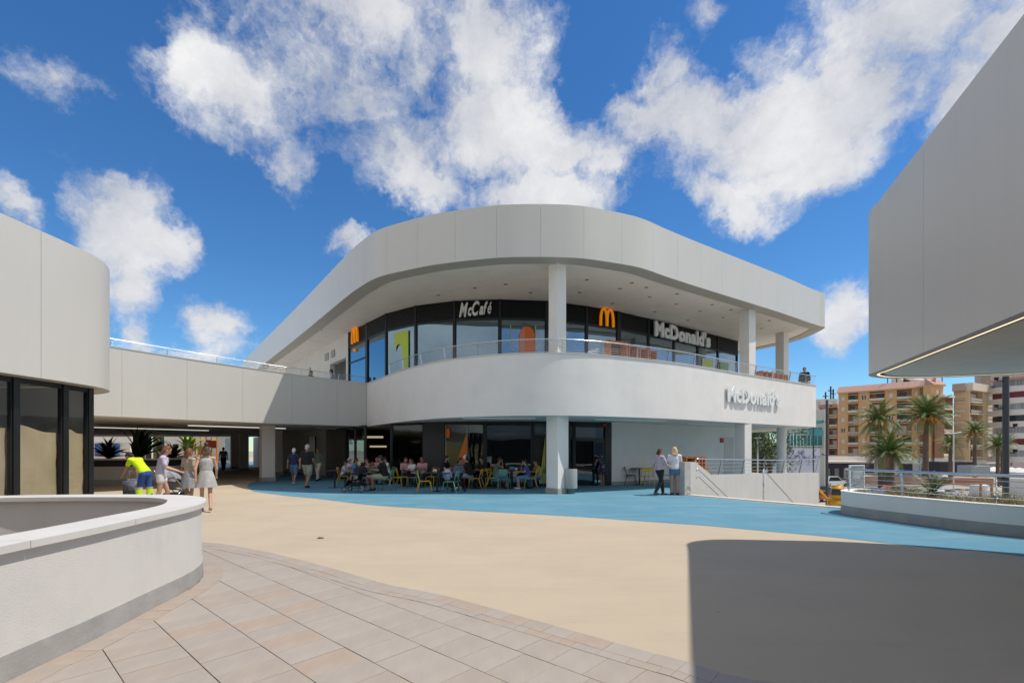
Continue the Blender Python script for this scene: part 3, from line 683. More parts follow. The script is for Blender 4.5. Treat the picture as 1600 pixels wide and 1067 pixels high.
# posters inside the panes
def poster(px0, px1, z0, z1, shapes):
    a, t = on_line(px0, ug if z0 > 3 else gl); b, _ = on_line(px1, ug if z0 > 3 else gl); t = (b - a).normalized(); n = Vector((-t.y, t.x)); w = (b - a).length
    root = empty('window_poster', (a.x, a.y, z0), math.atan2(t.y, t.x)); hgt = z1 - z0
    for k, (poly, c, nm) in enumerate(shapes):
        bm = bmesh.new(); vs = [bm.verts.new((x * w, -.06 - .004 * k, y * hgt)) for x, y in poly]; f = bm.faces.new(vs)
        ex = bmesh.ops.extrude_face_region(bm, geom=[f]); bmesh.ops.translate(bm, vec=(0, -.003, 0), verts=[v for v in ex['geom'] if isinstance(v, bmesh.types.BMVert)])
        bmesh.ops.recalc_face_normals(bm, faces=bm.faces[:]); obj(nm, bm, mat('poster_' + '_'.join('%02d' % int(q*99) for q in c), c, .5, var=0), root)
    return root
def circ(cx, cy, rx, ry, a0=0, a1=360, n=28): return [(cx + rx*math.cos(R(a0 + (a1-a0)*k/n)), cy + ry*math.sin(R(a0 + (a1-a0)*k/n))) for k in range(n if a1 - a0 == 360 else n + 1)]
LIME = (.50, .62, .06); GRY = (.20, .24, .26); ORG = (.85, .16, .01); PNK = (.75, .26, .18); OLV = (.13, .12, .03)
tag(poster(615, 641, 4.5, 7.35, [([(.12, 1), (.95, 1), (.95, .30), (.62, .02), (.60, .0), (.62, .30), (.60, .55), (.55, .72), (.42, .80), (.27, .78), (.12, .68)], LIME, 'lime_shape')]), 'lime green curved poster shape in the second floor window left of the script sign', 'poster')
tag(poster(797, 837, 4.5, 7.3, [([(0, 0), (.03, 0), (.03, 1), (0, 1)], (.45, .5, .4), 'pale_edge'), ([(.97, 0), (1, 0), (1, 1), (.97, 1)], (.45, .5, .4), 'pale_edge'), ([(.57, .0), (.57, .995), (.96, .995), (.96, 0)], (.06, .12, .06), 'green_field'), ([(.34, 0)] + circ(.65, .79, .31, .19, 180, 0, 20)[::1] + [(.96, 0)], ORG, 'orange_shape'), ([(.34, 0), (.345, .79), (.42, .91), (.56, .97), (.56, 0)], PNK, 'pink_shape')]), 'orange and pink rounded poster in the second floor window left of the middle column', 'poster')
tag(poster(1096, 1113, 4.5, 7.2, [([(0, .0), (0, .9), (1, .9), (1, .5), (.5, .45), (.3, .3), (.9, .2), (1, 0)], LIME, 'lime_shape')]), 'lime poster in the upper window under the end of the large white letters', 'poster')
tag(poster(1124, 1140, 4.5, 7.2, [([(0, .0), (0, .9), (.8, .9), (.8, 0)], (.15, .33, .04), 'green_shape')]), 'darker green poster in the last upper window before the second column', 'poster')
tag(poster(697, 731, .15, 2.72, [([(0, 0), (.025, 0), (.025, 1), (0, 1)], (.5, .5, .2), 'pale_edge'), ([(.975, 0), (1, 0), (1, 1), (.975, 1)], (.5, .5, .2), 'pale_edge'), ([(.03, 0), (.97, 0), (.97, .66), (.03, .72)], OLV, 'olive_field'), ([(.25, 0), (.97, 0), (.97, .82), (.92, .82)], ORG, 'orange_triangle'), (circ(.12, .86, .1, .09), ORG, 'orange_disc')]), 'orange and olive poster in the ground floor window beside the charcoal panel', 'poster')
tag(poster(842, 852, .15, 2.5, [([(0, 0), (1, 0), (1, .9), (.6, .55)], (.45, .33, .04), 'ochre_shape'), ([(0, .0), (.5, 0), (.3, .3), (0, .3)], (.3, .6, .6), 'pale_shape')]), 'ochre poster shape in the ground floor pane just left of the near column', 'poster')
# upper interior
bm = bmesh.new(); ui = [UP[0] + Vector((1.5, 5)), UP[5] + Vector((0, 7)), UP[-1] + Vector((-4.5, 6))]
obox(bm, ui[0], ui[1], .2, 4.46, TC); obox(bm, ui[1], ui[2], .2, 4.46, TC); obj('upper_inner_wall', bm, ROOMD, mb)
# left wing of the upper storey
wg0 = UP[0]; wgd = (S2(461, 567, TC) - wg0).normalized(); wnn = Vector((wgd.y, -wgd.x))
def wv(s): return wg0 + wgd * s
bm = bmesh.new(); obox(bm, wv(.1), wv(.6), .3, 4.46, TC - .002, off=-.15); obox(bm, wv(3.6), wv(40), .3, 4.46, TC - .002, off=-.15)
obox(bm, wv(.6), wv(3.6), .3, 7.1, TC - .002, off=-.15); obox(bm, wv(.6) + wnn*2.2, wv(3.6) + wnn*2.2, .3, 4.46, TC - .002); obj('upper_wall', bm, STUCR, mb)
for s in (2.6, 3.9):
    bm = bmesh.new(); obox(bm, wv(s), wv(s + .7), .04, 7.45, 7.9, off=.03); obj('vent_grille', bm, mat('grey_grille', (.3, .3, .29), .5), mb)
# canopy
can = [S2(x, y, 10.26) for x, y in ((380, 563.5), (425, 519), (471, 472.5), (536, 404), (563.6, 378), (591, 359.5), (633.5, 346), (685.5, 333.5), (770, 321.5), (835, 319), (900, 321), (945, 328), (1000, 340.5), (1043, 359), (1099, 382), (1215, 428), (1264, 449.5), (1281, 456.5), (1288, 461))]
can += [Vector((17.75, 29.2)), Vector((17.5, 31.0)), Vector((16.6, 33.0)), Vector((14.5, 37.5)), Vector((11, 45))]
CC = crom(can, .2)
FB = 8.40
panels(mb, CC, FB, 10.26, 1.56, PANEL, start=.9, name='canopy_panel')
bm = bmesh.new(); band(bm, CC, .035, .2, FB + .01, 10.18); cyl_smooth(obj('canopy_core', bm, EDGE, mb))
bm = bmesh.new(); ring_fill(bm, offs(CC, 0), offs(CC, .62), FB - .003); cyl_smooth(obj('canopy_flange', bm, EDGE, mb))
bm = bmesh.new(); ring_fill(bm, offs(CC, .621), offs(CC, .66), FB - .001); cyl_smooth(obj('canopy_trim', bm, COPING, mb))
inn = offs(CC, .66)
bm = bmesh.new(); poly = inn + [Vector((-12, 62)), Vector((-20, 60))]; sheet(bm, poly, TC); bmesh.ops.reverse_faces(bm, faces=bm.faces[:]); sheet(bm, poly, 10.1); obj('canopy_soffit', bm, SOF, mb)
# downlights in the canopy soffit
dl_pts = [(917, 437), (987, 442), (969, 451), (1010, 449), (906, 457), (1015, 464), (1058, 459), (1057, 475), (957, 474), (1113, 476), (1094, 486), (1142, 484), (1023, 487), (1130, 496), (1075, 500), (1157, 488), (1202, 501), (1190, 513), (742, 450), (790, 444), (829, 457), (685, 461), (502, 515)]
first = None
for i, (x, y) in enumerate(dl_pts):
    q = P(x, y, TC)
    if first is None:
        bm = bmesh.new(); lathe(bm, [(.085, -.012), (.085, 0)], 14); lathe(bm, [(.055, -.016), (.055, -.0125)], 12); first = obj('downlight', bm, mat('grey_fitting', (.28, .27, .25), .5)); o = first
    else: o = first.copy(); C.objects.link(o)
    o.location = (q.x, q.y, TC - .001); tag(o, 'small round downlight in the canopy soffit', 'downlight', 'downlights in the canopy soffit')
# oval light troughs below the terrace and the bridge
def trough(px, py, L, ang, label):
    q = P(px, py, SZ); bm = bmesh.new(); w = .13
    poly = [(-L/2 + w*math.cos(R(a)), w*math.sin(R(a))) for a in range(90, 271, 20)] + [(L/2 + w*math.cos(R(a)), w*math.sin(R(a))) for a in range(-90, 91, 20)]
    prism(bm, [Vector(p) for p in poly], -.05, 0); o = obj('light_trough', bm, WLIGHT if px < 400 else mat('white_diffuser', (.8, .8, .78), .5)); o.location = (q.x, q.y, SZ + .018); o.rotation_euler.z = ang
    tag(o, label, 'ceiling light', 'long ceiling lights')
trough(780, 653.4, 2.6, 0.05, 'long oval ceiling light over the cafe tables')
trough(985, 656.5, 3.2, .35, 'oval ceiling light in front of the restaurant entrance')
trough(1105, 663.0, 2.6, .5, 'oval ceiling light above the service door wall')
trough(225, 669.6, 6.5, .9, 'longest white ceiling light at the left of the passage')
trough(375, 667.0, 4.5, .8, 'ceiling light near the column at the passage mouth')
trough(530, 670, 2.5, .8, 'ceiling light by the brown wall of the passage')
# ------------------------------------------------------------------ railings
def railing(name, curve, zb, zt, nr, label, post_step=7, lean=.10, inset=.12, zfun=None, rad=.022, m=STEEL, r2=.007):
    root = empty(name, (0, 0, 0), 0, label, 'railing')
    zf = zfun or (lambda p: 0)
    ln = offs(curve, inset)
    top = offs(curve, inset - lean)
    bm = bmesh.new(); tube(bm, [(p.x, p.y, zt + zf(p)) for p in top], rad, 8); obj('handrail', bm, m, root, smooth=True)
    for k in range(nr):
        t_ = (k + 1) / (nr + 1); c = [a.lerp(b, t_) for a, b in zip(ln, top)]
        bm = bmesh.new(); tube(bm, [(p.x, p.y, zb + (zt - zb) * t_ + zf(p)) for p in c], r2, 5); obj('rail', bm, m, root, smooth=True)
    for i in range(0, len(curve), post_step):
        a = Vector((*ln[i], zb + zf(ln[i]))); b = Vector((*top[i], zt - .02 + zf(top[i]))); t = (curve[min(i+1, len(curve)-1)] - curve[max(i-1, 0)]).normalized() if len(curve) > 1 else Vector((1, 0))
        bm = bmesh.new(); tv = Vector((t.x, t.y, 0)) * .006; nv = Vector((-t.y, t.x, 0)) * .025
        v = [bm.verts.new(p) for p in (a - tv - nv, a + tv - nv, a + tv + nv, a - tv + nv, b - tv - nv, b + tv - nv, b + tv + nv, b - tv + nv)]
        for f in ((0,3,2,1),(4,5,6,7),(0,1,5,4),(1,2,6,5),(2,3,7,6),(3,0,4,7)): bm.faces.new([v[q] for q in f])
        obj('post', bm, m, root)
    return root
i0 = min(range(len(PC)), key=lambda i: abs(PC[i].x / PC[i].y - (606 - 800) / F))
railing('terrace_railing', PC[i0:], PT1 + .035, 5.57, 6, 'stainless railing with thin cables on the curved white terrace parapet', 8, .08, .10)
railing('bridge_railing', BR[20:], 5.11, 5.40, 3, 'thin steel railing running along the top of the panelled bridge', 9, .04, .12, zfun=brz, r2=.004, rad=.014)
# terrace wall behind the stairs, with its railing
tw = empty('stairwell_wall', (0, 0, 0), 0, 'cream wall beside the descending stairs, grey concrete block at its near end', 'wall')
A0 = Vector((6.3, 17.3)); tdir = (WALL_B - A0).normalized(); tn = Vector((-tdir.y, tdir.x))
A1 = A0 + tdir * .30
prof = []
bm = bmesh.new()
# sloped shoulder from the block down to the wall top
a, b = A0 + tdir*.003, A0 + tdir * 1.45
v = []
for off in (0, .25):
    for p, z in ((a, -5), (WALL_B, -5), (WALL_B, .52), (b, .66), (A0 + tdir*.45, 1.165), (a, 1.165)):
        q = p + tn * off; v.append(bm.verts.new((q.x, q.y, z)))
bm.faces.new(v[:6]); bm.faces.new(v[6:][::-1])
for k in range(6): bm.faces.new((v[k], v[(k+1) % 6], v[(k+1) % 6 + 6], v[k + 6]))
bmesh.ops.recalc_face_normals(bm, faces=bm.faces[:]); obj('wall', bm, STUCR, tw)
bm = bmesh.new(); obox(bm, A0 - tdir*.34, A0, .62, 0.006, 1.17, off=.2); obj('concrete_block', bm, CONC, tw)
rc = resample([A0 + tdir*.5, WALL_B], .2)
railing('stairwell_railing', [p for p in rc], .45, 1.17, 4, 'steel railing on the cream stairwell wall below the terrace', 8, .14, .16, zfun=lambda p: .12 * max(0, 1 - (p - A0).length / 6) )
rc2 = resample([A0 + tdir*4 + tn*5.2, WALL_B + tn*5.2 + tdir*2.0], .25)
railing('lower_terrace_railing', rc2, .05, 1.15, 4, 'second steel railing behind the round column, further back', 9, .0, .0)
# handrails down the stairs
def handrail(p0, label, posts, h0=.95, two=True):
    root = empty('stair_handrail', (p0.x, p0.y, 0), 0, label, 'handrail')
    sl_ = -.172 / .3
    d3 = Vector((dn.x, dn.y, sl_))
    for hh in ((h0, h0 - .25) if two else (h0,)):
        bm = bmesh.new(); st = Vector((0, 0, hh)); pts = [st - Vector((dn.x, dn.y, 0)) * .06 + Vector((0, 0, -.1)), st, st + d3 * 8]
        tube(bm, pts, .021, 8); obj('handrail', bm, STEEL, root, smooth=True)
    for s in posts:
        bm = bmesh.new(); q = d3 * s
        tube(bm, [Vector((q.x, q.y, q.z - .02)), Vector((q.x, q.y, q.z + h0))], .024, 8); obj('post', bm, STEEL, root, smooth=True)
wp = EDGE_A + dn*.15 + e*.22
handrail(wp, 'double steel handrail mounted along the cream wall by the concrete block', (4.0, 7.5))
q = P(1190, 781, 0).xy + dn*.12
handrail(q, 'single steel handrail with a post in the middle of the stairs', (0.0, 4.0, 7.5), .97, False)
# right planter
rp = empty('planter_parapet', (0, 0, 0), 0, 'low curved planter wall in shade at the right, dry grasses growing inside', 'planter')
RP = crom([Vector(v) for v in ((9.4, 12.95), (8.80, 12.75), (8.35, 12.25), (8.30, 11.7), (8.45, 11.1), (8.72, 10.2), (9.02, 9.35), (9.36, 8.8), (10.0, 8.1), (11.2, 7.2), (13.5, 6.0), (17, 4.6))], .12)
bm = bmesh.new(); band(bm, RP, 0, .22, .22, .555); cyl_smooth(obj('wall', bm, STUC, rp))
bm = bmesh.new(); band(bm, RP, -.004, .224, .006, .218); cyl_smooth(obj('plinth', bm, PLINTH, rp))
bm = bmesh.new(); band(bm, RP, -.01, .24, .557, .572); cyl_smooth(obj('coping', bm, STUC, rp))
bm = bmesh.new(); ring_fill(bm, offs(RP, .23)[6:], offs(RP, 1.6)[6:], .49); obj('soil', bm, mat('dry_soil', (.22, .17, .11), .95, var=.2, vscale=6, bump=1, bscale=20), rp)
i1 = min(range(len(RP)), key=lambda i: (RP[i] - Vector((8.3, 11.9))).length)
railing('planter_railing', RP[i1-4:], .57, 1.12, 4, 'curved steel railing on the planter wall at the right edge', 14, .06, .17, rad=.03, r2=.008)
if 0: railing('rear_planter_railing', RP[:i1-12], .57, 1.12, 4, 'steel railing along the back of the planter near the mesh panel', 12, .06, .17, rad=.02, r2=.008)
# ------------------------------------------------------------------ lettering
def glyph(ch, size, depth, bold=0., shear=0., sx=1.0):
    cu = bpy.data.curves.new('glyph', 'FONT'); cu.body = ch; cu.size = size; cu.extrude = depth / 2; cu.offset = bold; cu.shear = shear; cu.resolution_u = 6
    o = bpy.data.objects.new('glyph', cu); C.objects.link(o); bpy.context.view_layer.update()
    me = bpy.data.meshes.new_from_object(o.evaluated_get(bpy.context.evaluated_depsgraph_get()))
    C.objects.unlink(o); bpy.data.objects.remove(o)
    for v in me.vertices: v.co.x *= sx
    xs = [v.co.x for v in me.vertices]; return me, min(xs), max(xs)
def sign(text, name, label, start, along, z, size, depth, m, proud=.12, bold=.0, shear=0., gap=.05, sx=1., zs=None, tilt=0.):
    """letters set one by one along a wall line, start = ground point of the left edge"""
    along = along.normalized(); rz = math.atan2(along.y, along.x); root = empty(name, (start.x, start.y, z), rz, label, 'sign')
    x = 0
    for i, ch in enumerate(text):
        me, a, b = glyph(ch, size * (zs[i] if zs else 1), depth, bold if ch != 'é' else bold * .2, shear, sx)
        o = link('letter', me, m, root); o.rotation_euler = (R(90), 0, 0)
        o.location = (x - a, -proud, (x * tilt)); x += (b - a) + gap
        if ch == "'": x -= 0
    return root, x
SIGNW = mat('sign_white', (.78, .78, .76), .4, var=.02); ARCH = mat('sign_amber', (.95, .26, .0), .35, var=.03)
ARCH.node_tree.nodes['Principled BSDF'].inputs['Emission Color'].default_value = (.9, .3, .0, 1); ARCH.node_tree.nodes['Principled BSDF'].inputs['Emission Strength'].default_value = .25
# big white letters on the upper dark band
a, t = on_line(1018, ug); b, _ = on_line(1105, ug); Ls = (b - a).length
rt, wdt = sign("McDonald's", 'restaurant_name_sign', 'large white block lettering on the black band of the upper storey', a, b - a, 7.60, 1.0, .10, SIGNW, .20, bold=.05, gap=.035)
rt.scale = (Ls / wdt, 1, 1)
for o in rt.children: o.location.x += 0
# script sign
a, t = on_line(719, ug); b, _ = on_line(771, ug); Ls = (b - a).length
rt, wdt = sign("McCafé", 'cafe_name_sign', 'white slanted script lettering on the black band above the blue windows', a, b - a, 7.66, .80, .08, SIGNW, .20, bold=.024, shear=.35, gap=.0, zs=[1.1, .95, 1.1, .95, .95, .95], tilt=.04)
rt.scale = (Ls / (wdt + .1), 1, 1)
# white letters on the render parapet, each one turned to follow the wall
pw0, t = on_line(1134, PC); pw1, _ = on_line(1217, PC); Ls = (pw1 - pw0).length
rt, wdt = sign("McDonald's", 'terrace_name_sign', 'white block lettering standing off the lit white terrace parapet, casting a shadow below', pw0, pw1 - pw0, 3.76, .96, .05, SIGNW, .08, bold=.036, gap=.055)
kx = Ls / wdt; i_ = min(range(len(PC)), key=lambda i: (PC[i] - pw0).length); dr_ = (pw1 - pw0).normalized(); nr_ = Vector((-dr_.y, dr_.x))
for o in rt.children:
    s_ = o.location.x * kx; mid_ = pw0 + dr_ * (s_ + .2); a = min(PC, key=lambda p: (p - mid_).length); dep = (a - mid_).dot(nr_)
    o.location = (s_, dep - .085, 0); o.scale = (kx, 1, 1)
def arches(name, c, along, z, w, h, label):
    root = empty(name, (c.x, c.y, z), math.atan2(along.y, along.x), label, 'sign')
    def outline():
        out = []; inn = []
        for k in range(25):                       # left arch from outer foot to centre valley
            u = k / 24; ang = math.pi * (1 - u)
            out.append((-.25 + .25*math.cos(ang)*1.0, (math.sin(ang) ** .62)))
        return out
    bm = bmesh.new(); Nn = 26; ring_o = []; ring_i = []
    L = []
    for s in (0, 1):
        for k in range(Nn + 1):
            ang = math.pi * (1 - k / Nn); cx = -.225 + .45 * s
            yo = math.sin(ang) ** .6 if math.sin(ang) > 1e-6 else 0; yi = (math.sin(ang) ** .6) * .90 - .0 if math.sin(ang) > 1e-6 else -.0
            xo = cx + .275 * math.cos(ang); xi = cx + .165 * math.cos(ang) + (.0)
            if (s == 0 and k > Nn/2): yo = max(yo, .13); 
            if (s == 1 and k < Nn/2): yo = max(yo, .13)
            L.append(((xo * w, yo * h), (xi * w, yi * h)))
    for (o1, i1), (o2, i2) in zip(L, L[1:]):
        pass
    def strip(sub):
        rows = []
        for (o_, i_) in sub:
            rows.append([bm.verts.new((o_[0], -.22, o_[1])), bm.verts.new((i_[0], -.22, i_[1])), bm.verts.new((i_[0], -.12, i_[1])), bm.verts.new((o_[0], -.12, o_[1]))])
        for p, q in zip(rows, rows[1:]):
            for k in range(4): bm.faces.new((p[k], p[(k+1) % 4], q[(k+1) % 4], q[k]))
        bm.faces.new(rows[0][::-1]); bm.faces.new(rows[-1])
    strip(L[:Nn+1]); bmesh.ops.recalc_face_normals(bm, faces=bm.faces[:]); obj('arch', bm, ARCH, root)
    bm = bmesh.new(); strip2 = L[Nn+1:]
    rows = []
    for (o_, i_) in strip2:
        rows.append([bm.verts.new((o_[0], -.221, o_[1])), bm.verts.new((i_[0], -.221, i_[1])), bm.verts.new((i_[0], -.121, i_[1])), bm.verts.new((o_[0], -.121, o_[1]))])
    for p, q in zip(rows, rows[1:]):
        for k in range(4): bm.faces.new((p[k], p[(k+1) % 4], q[(k+1) % 4], q[k]))
    bm.faces.new(rows[0][::-1]); bm.faces.new(rows[-1]); bmesh.ops.recalc_face_normals(bm, faces=bm.faces[:]); obj('arch', bm, ARCH, root)
    return root
q, t = on_line(945, ug); arches('arches_sign', q, t, 7.58, .86, .86, 'amber double arch emblem on the black band right of the middle column')
q, t = on_line(559, ug); arches('arches_sign', q, t, 7.60, .95, .86, 'amber double arch emblem over the upper terrace door at the left')
q, t = on_line(555, ug); bm = bmesh.new(); ball(bm, (q.x, q.y - .15, 7.25), .09); tag(obj('round_door_sticker', bm, ARCH), 'tiny amber disc on the terrace door below the left arches', 'sticker')

# ------------------------------------------------------------------ people
SKIN = [mat('skin_light', (.50, .30, .21), .55, var=.05), mat('skin_tanned', (.36, .19, .115), .55, var=.05), mat('skin_pale', (.56, .36, .27), .55, var=.05)]
def cloth(n, c, **k): return mat('cloth_' + n, c, .9, var=k.pop('var', .1), vscale=k.pop('vscale', 6), bump=.3, bscale=25, **k)
HAIRS = dict(dark=mat('hair_dark', (.018, .012, .009), .6), brown=mat('hair_brown', (.07, .035, .018), .6), red=mat('hair_auburn', (.17, .06, .025), .6), blond=mat('hair_blond', (.58, .42, .22), .6), grey=mat('hair_grey', (.42, .41, .40), .7), white=mat('hair_white', (.72, .70, .66), .7))
EYE = mat('eye_dark', (.02, .015, .01), .2, var=0); LIP = mat('lips', (.35, .12, .10), .5, var=0)
def cone_between(bm, a, b, ra, rb, sx=1.0, sy=1.0, fr=None, n=12):
    """rounded tapered limb; sx widens it sideways, sy front to back"""
    a = Vector(a); b = Vector(b); ax = b - a; L = ax.length
    if L < 1e-5: ax = Vector((0, 0, 1)); L = 1e-5
    ax = ax.normalized(); fr = fr or Vector((1, 0, 0))
    u = fr - ax * fr.dot(ax); u = u.normalized() if u.length > .05 else ax.orthogonal().normalized(); v = ax.cross(u)
    rings = []
    prof = [(-ra * math.cos(t), ra * math.sin(t)) for t in (.35, .8, 1.25)] + [(0, ra), (L * .5, (ra + rb) / 2), (L, rb)] + [(L + rb * math.cos(t), rb * math.sin(t)) for t in (1.25, .8, .35)]
    for (h, r) in prof:
        rings.append([bm.verts.new(a + ax * h + (u * math.cos(2*math.pi*k/n) * sx + v * math.sin(2*math.pi*k/n) * sy) * r) for k in range(n)])
    for p, q in zip(rings, rings[1:]):
        for k in range(n): bm.faces.new((p[k], p[(k+1) % n], q[(k+1) % n], q[k]))
    bm.faces.new(rings[0][::-1]); bm.faces.new(rings[-1])
def fuse(name, bm, m, parent, vox=.017, extra=None, dx=None):
    """melt the overlapping limbs into one continuous skin"""
    bmesh.ops.recalc_face_normals(bm, faces=bm.faces[:])
    me = bpy.data.meshes.new(name); bm.to_mesh(me); bm.free()
    o = bpy.data.objects.new(name, me); C.objects.link(o)
    r = o.modifiers.new('r', 'REMESH'); r.mode = 'VOXEL'; r.voxel_size = vox; r.use_smooth_shade = True
    s = o.modifiers.new('s', 'SMOOTH'); s.iterations = 2; s.factor = .5
    bpy.context.view_layer.update()
    me2 = bpy.data.meshes.new_from_object(o.evaluated_get(bpy.context.evaluated_depsgraph_get()))
    C.objects.unlink(o); bpy.data.objects.remove(o); bpy.data.meshes.remove(me); me2.name = name
    if extra:
        b2 = bmesh.new(); b2.from_mesh(me2); extra(b2); b2.to_mesh(me2); b2.free()
    me2.materials.clear(); me2.materials.append(m); smooth_on(me2)
    q = bpy.data.objects.new(name, me2); C.objects.link(q); q.parent = parent
    return q
def person(loc, rz, label, pose='stand', h=1.7, skin=0, top=None, bottom=None, hair='brown', hairlen=0, bottomkind='trousers', sleeve=.5, shoe=None, J=None, wide=1., cat='person', z=0., beard=False, cap=None, facew=1., hem=.02, child=False, bag=None, group=None):
    """forward is local +Y"""
    K = h / 1.72; root = empty('person', (loc[0], loc[1], z), rz, label, cat, group)
    st = dict(pel=(0, 0, .94), waist=(0, 0, 1.10), chest=(0, .0, 1.32), neck=(0, -.01, 1.47), head=(0, .02, 1.615), shL=(-.175, 0, 1.41), shR=(.175, 0, 1.41),
              elL=(-.24, -.03, 1.13), elR=(.24, -.03, 1.13), wrL=(-.25, .06, .89), wrR=(.25, .06, .89), hipL=(-.095, 0, .92), hipR=(.095, 0, .92),
              knL=(-.10, .02, .50), knR=(.10, .02, .50), anL=(-.10, -.02, .09), anR=(.10, -.02, .09), toe=(0, 1, 0))
    if pose == 'walk': st.update(knL=(-.09, .16, .52), anL=(-.09, .20, .10), knR=(.09, -.02, .50), anR=(.09, -.26, .14), wrL=(-.24, -.12, .92), wrR=(.24, .20, .95), elL=(-.24, -.10, 1.14), elR=(.24, .02, 1.14))
    if pose == 'push': st.update(knL=(-.09, .13, .52), anL=(-.09, .14, .10), knR=(.09, -.04, .50), anR=(.09, -.25, .13), elL=(-.22, .10, 1.14), elR=(.22, .10, 1.14), wrL=(-.18, .36, 1.04), wrR=(.18, .36, 1.04), neck=(0, .06, 1.45), head=(0, .12, 1.58), chest=(0, .04, 1.31), shL=(-.175, .04, 1.39), shR=(.175, .04, 1.39))
    if pose == 'bend': st.update(pel=(0, -.12, .90), waist=(0, -.02, 1.04), chest=(0, .16, 1.24), neck=(0, .27, 1.34), head=(0, .40, 1.40), shL=(-.17, .22, 1.30), shR=(.17, .22, 1.30), elL=(-.19, .34, 1.06), elR=(.19, .34, 1.06), wrL=(-.14, .50, .86), wrR=(.14, .50, .86), hipL=(-.095, -.12, .88), hipR=(.095, -.12, .88), knL=(-.10, .0, .49), knR=(.10, -.12, .48), anL=(-.10, .02, .09), anR=(.10, -.22, .10))
    if pose == 'sit': st.update(pel=(0, -.02, .53), waist=(0, .0, .68), chest=(0, .05, .90), neck=(0, .08, 1.04), head=(0, .13, 1.18), shL=(-.175, .06, .98), shR=(.175, .06, .98), elL=(-.23, .16, .76), elR=(.23, .16, .76), wrL=(-.13, .38, .78), wrR=(.13, .38, .78), hipL=(-.10, .02, .52), hipR=(.10, .02, .52), knL=(-.13, .42, .50), knR=(.13, .42, .50), anL=(-.12, .38, .09), anR=(.12, .42, .09))
    if J: st.update(J)
    p = {k: Vector(v) * (K if k != 'toe' else 1) for k, v in st.items()}
    if pose == 'sit':
        for k in ('anL', 'anR'): p[k].z = max(.09, p[k].z)
    sk = SKIN[skin]; w = wide; hs = 1.0 if not child else 1.18
    hd = p['head']; up = (hd - p['neck']).normalized(); fw = Vector((0, 1, 0)); fw = (fw - up * fw.dot(up)).normalized(); rt_ = fw.cross(up)
    bm = bmesh.new(); s = K
    cone_between(bm, p['pel'] - Vector((0, 0, .0)), p['waist'], .125*s*w, .115*s*w, 1.25, .9)
    cone_between(bm, p['waist'], p['chest'], .115*s*w, .13*s*w, 1.2, .85)
    cone_between(bm, p['shL'], p['shR'], .062*s, .062*s)
    cone_between(bm, p['chest'], p['neck'] - up*.03, .12*s*w, .06*s, 1.2, .85)
    cone_between(bm, p['neck'] - up*.05, p['neck'] + up*.06*s, .057*s, .052*s)
    hr = .098 * s * hs
    cone_between(bm, hd - up*.015*s, hd + up*.045*s, hr*.86, hr*.92, .88, 1.05, fr=rt_)          # skull
    cone_between(bm, hd - up*.055*s + fw*.022*s, hd - up*.085*s + fw*.04*s, hr*.62, hr*.38, .95, 1.0, fr=rt_)   # jaw
    cone_between(bm, hd - up*.005*s + fw*hr*.92, hd - up*.035*s + fw*hr*1.12, .010*s, .016*s)      # nose
    for q in (-1, 1): cone_between(bm, hd + rt_*q*hr*.86 - up*.03*s, hd + rt_*q*hr*.90 + up*.02*s, .013*s, .018*s, .5, 1.0, fr=rt_)
    arms = []
    for sd in 'LR':
        a, e_, wv_ = p['sh' + sd], p['el' + sd], p['wr' + sd]
        cone_between(bm, a, e_, .052*s*w, .040*s*w); cone_between(bm, e_, wv_, .041*s, .026*s)
        hdv = (wv_ - e_).normalized(); cone_between(bm, wv_, wv_ + hdv * .075*s, .028*s, .036*s, 1.0, .55)
        hp, k_, an = p['hip' + sd], p['kn' + sd], p['an' + sd]
        cone_between(bm, hp, k_, .088*s*w, .057*s*w); cone_between(bm, k_, an, .058*s*w, .036*s)
        cone_between(bm, k_.lerp(an, .22) + Vector((0, -.012, 0)), k_.lerp(an, .5), .052*s*w, .038*s)
        cone_between(bm, an + Vector((0, -.03*s, -.045)), an + Vector((0, .12*s, -.058)), .036*s, .026*s)
        arms.append((wv_ + hdv * .09*s, hdv))
    def fingers(b2):
        for (c, d) in arms:
            side = d.cross(Vector((0, 1, 0))); side = side.normalized() if side.length > .1 else Vector((1, 0, 0)); nr = side.cross(d).normalized(); b_ = side
            for i, L in enumerate((.066, .074, .068, .052)):
                o0 = c + b_ * (i - 1.5) * .019*s; m1_ = o0 + d * L*.5*s; m2_ = o0 + d * L*.92*s + nr * .018*s
                tube(b2, [o0 - d*.02*s, m1_, m2_], [.0095*s, .009*s, .007*s], 6)
            o0 = c - d*.055*s + b_ * -.030*s; tube(b2, [o0, o0 + (d*.7 - b_*.8).normalized()*.04*s, o0 + (d - b_*.45).normalized()*.068*s], [.012*s, .010*s, .008*s], 6)
    fuse('body', bm, sk, root, .016, fingers)
    for q in (-1, 1):
        bm = bmesh.new(); ball(bm, hd + rt_*q*.033*s + fw*hr*.90 + up*.008*s, .0125*s, 8); obj('eye', bm, EYE, root, True)
    bm = bmesh.new(); ball(bm, hd + fw*hr*.98 - up*.062*s, .017*s, 8, (1.2, .4, .4)); obj('mouth', bm, LIP, root, True)
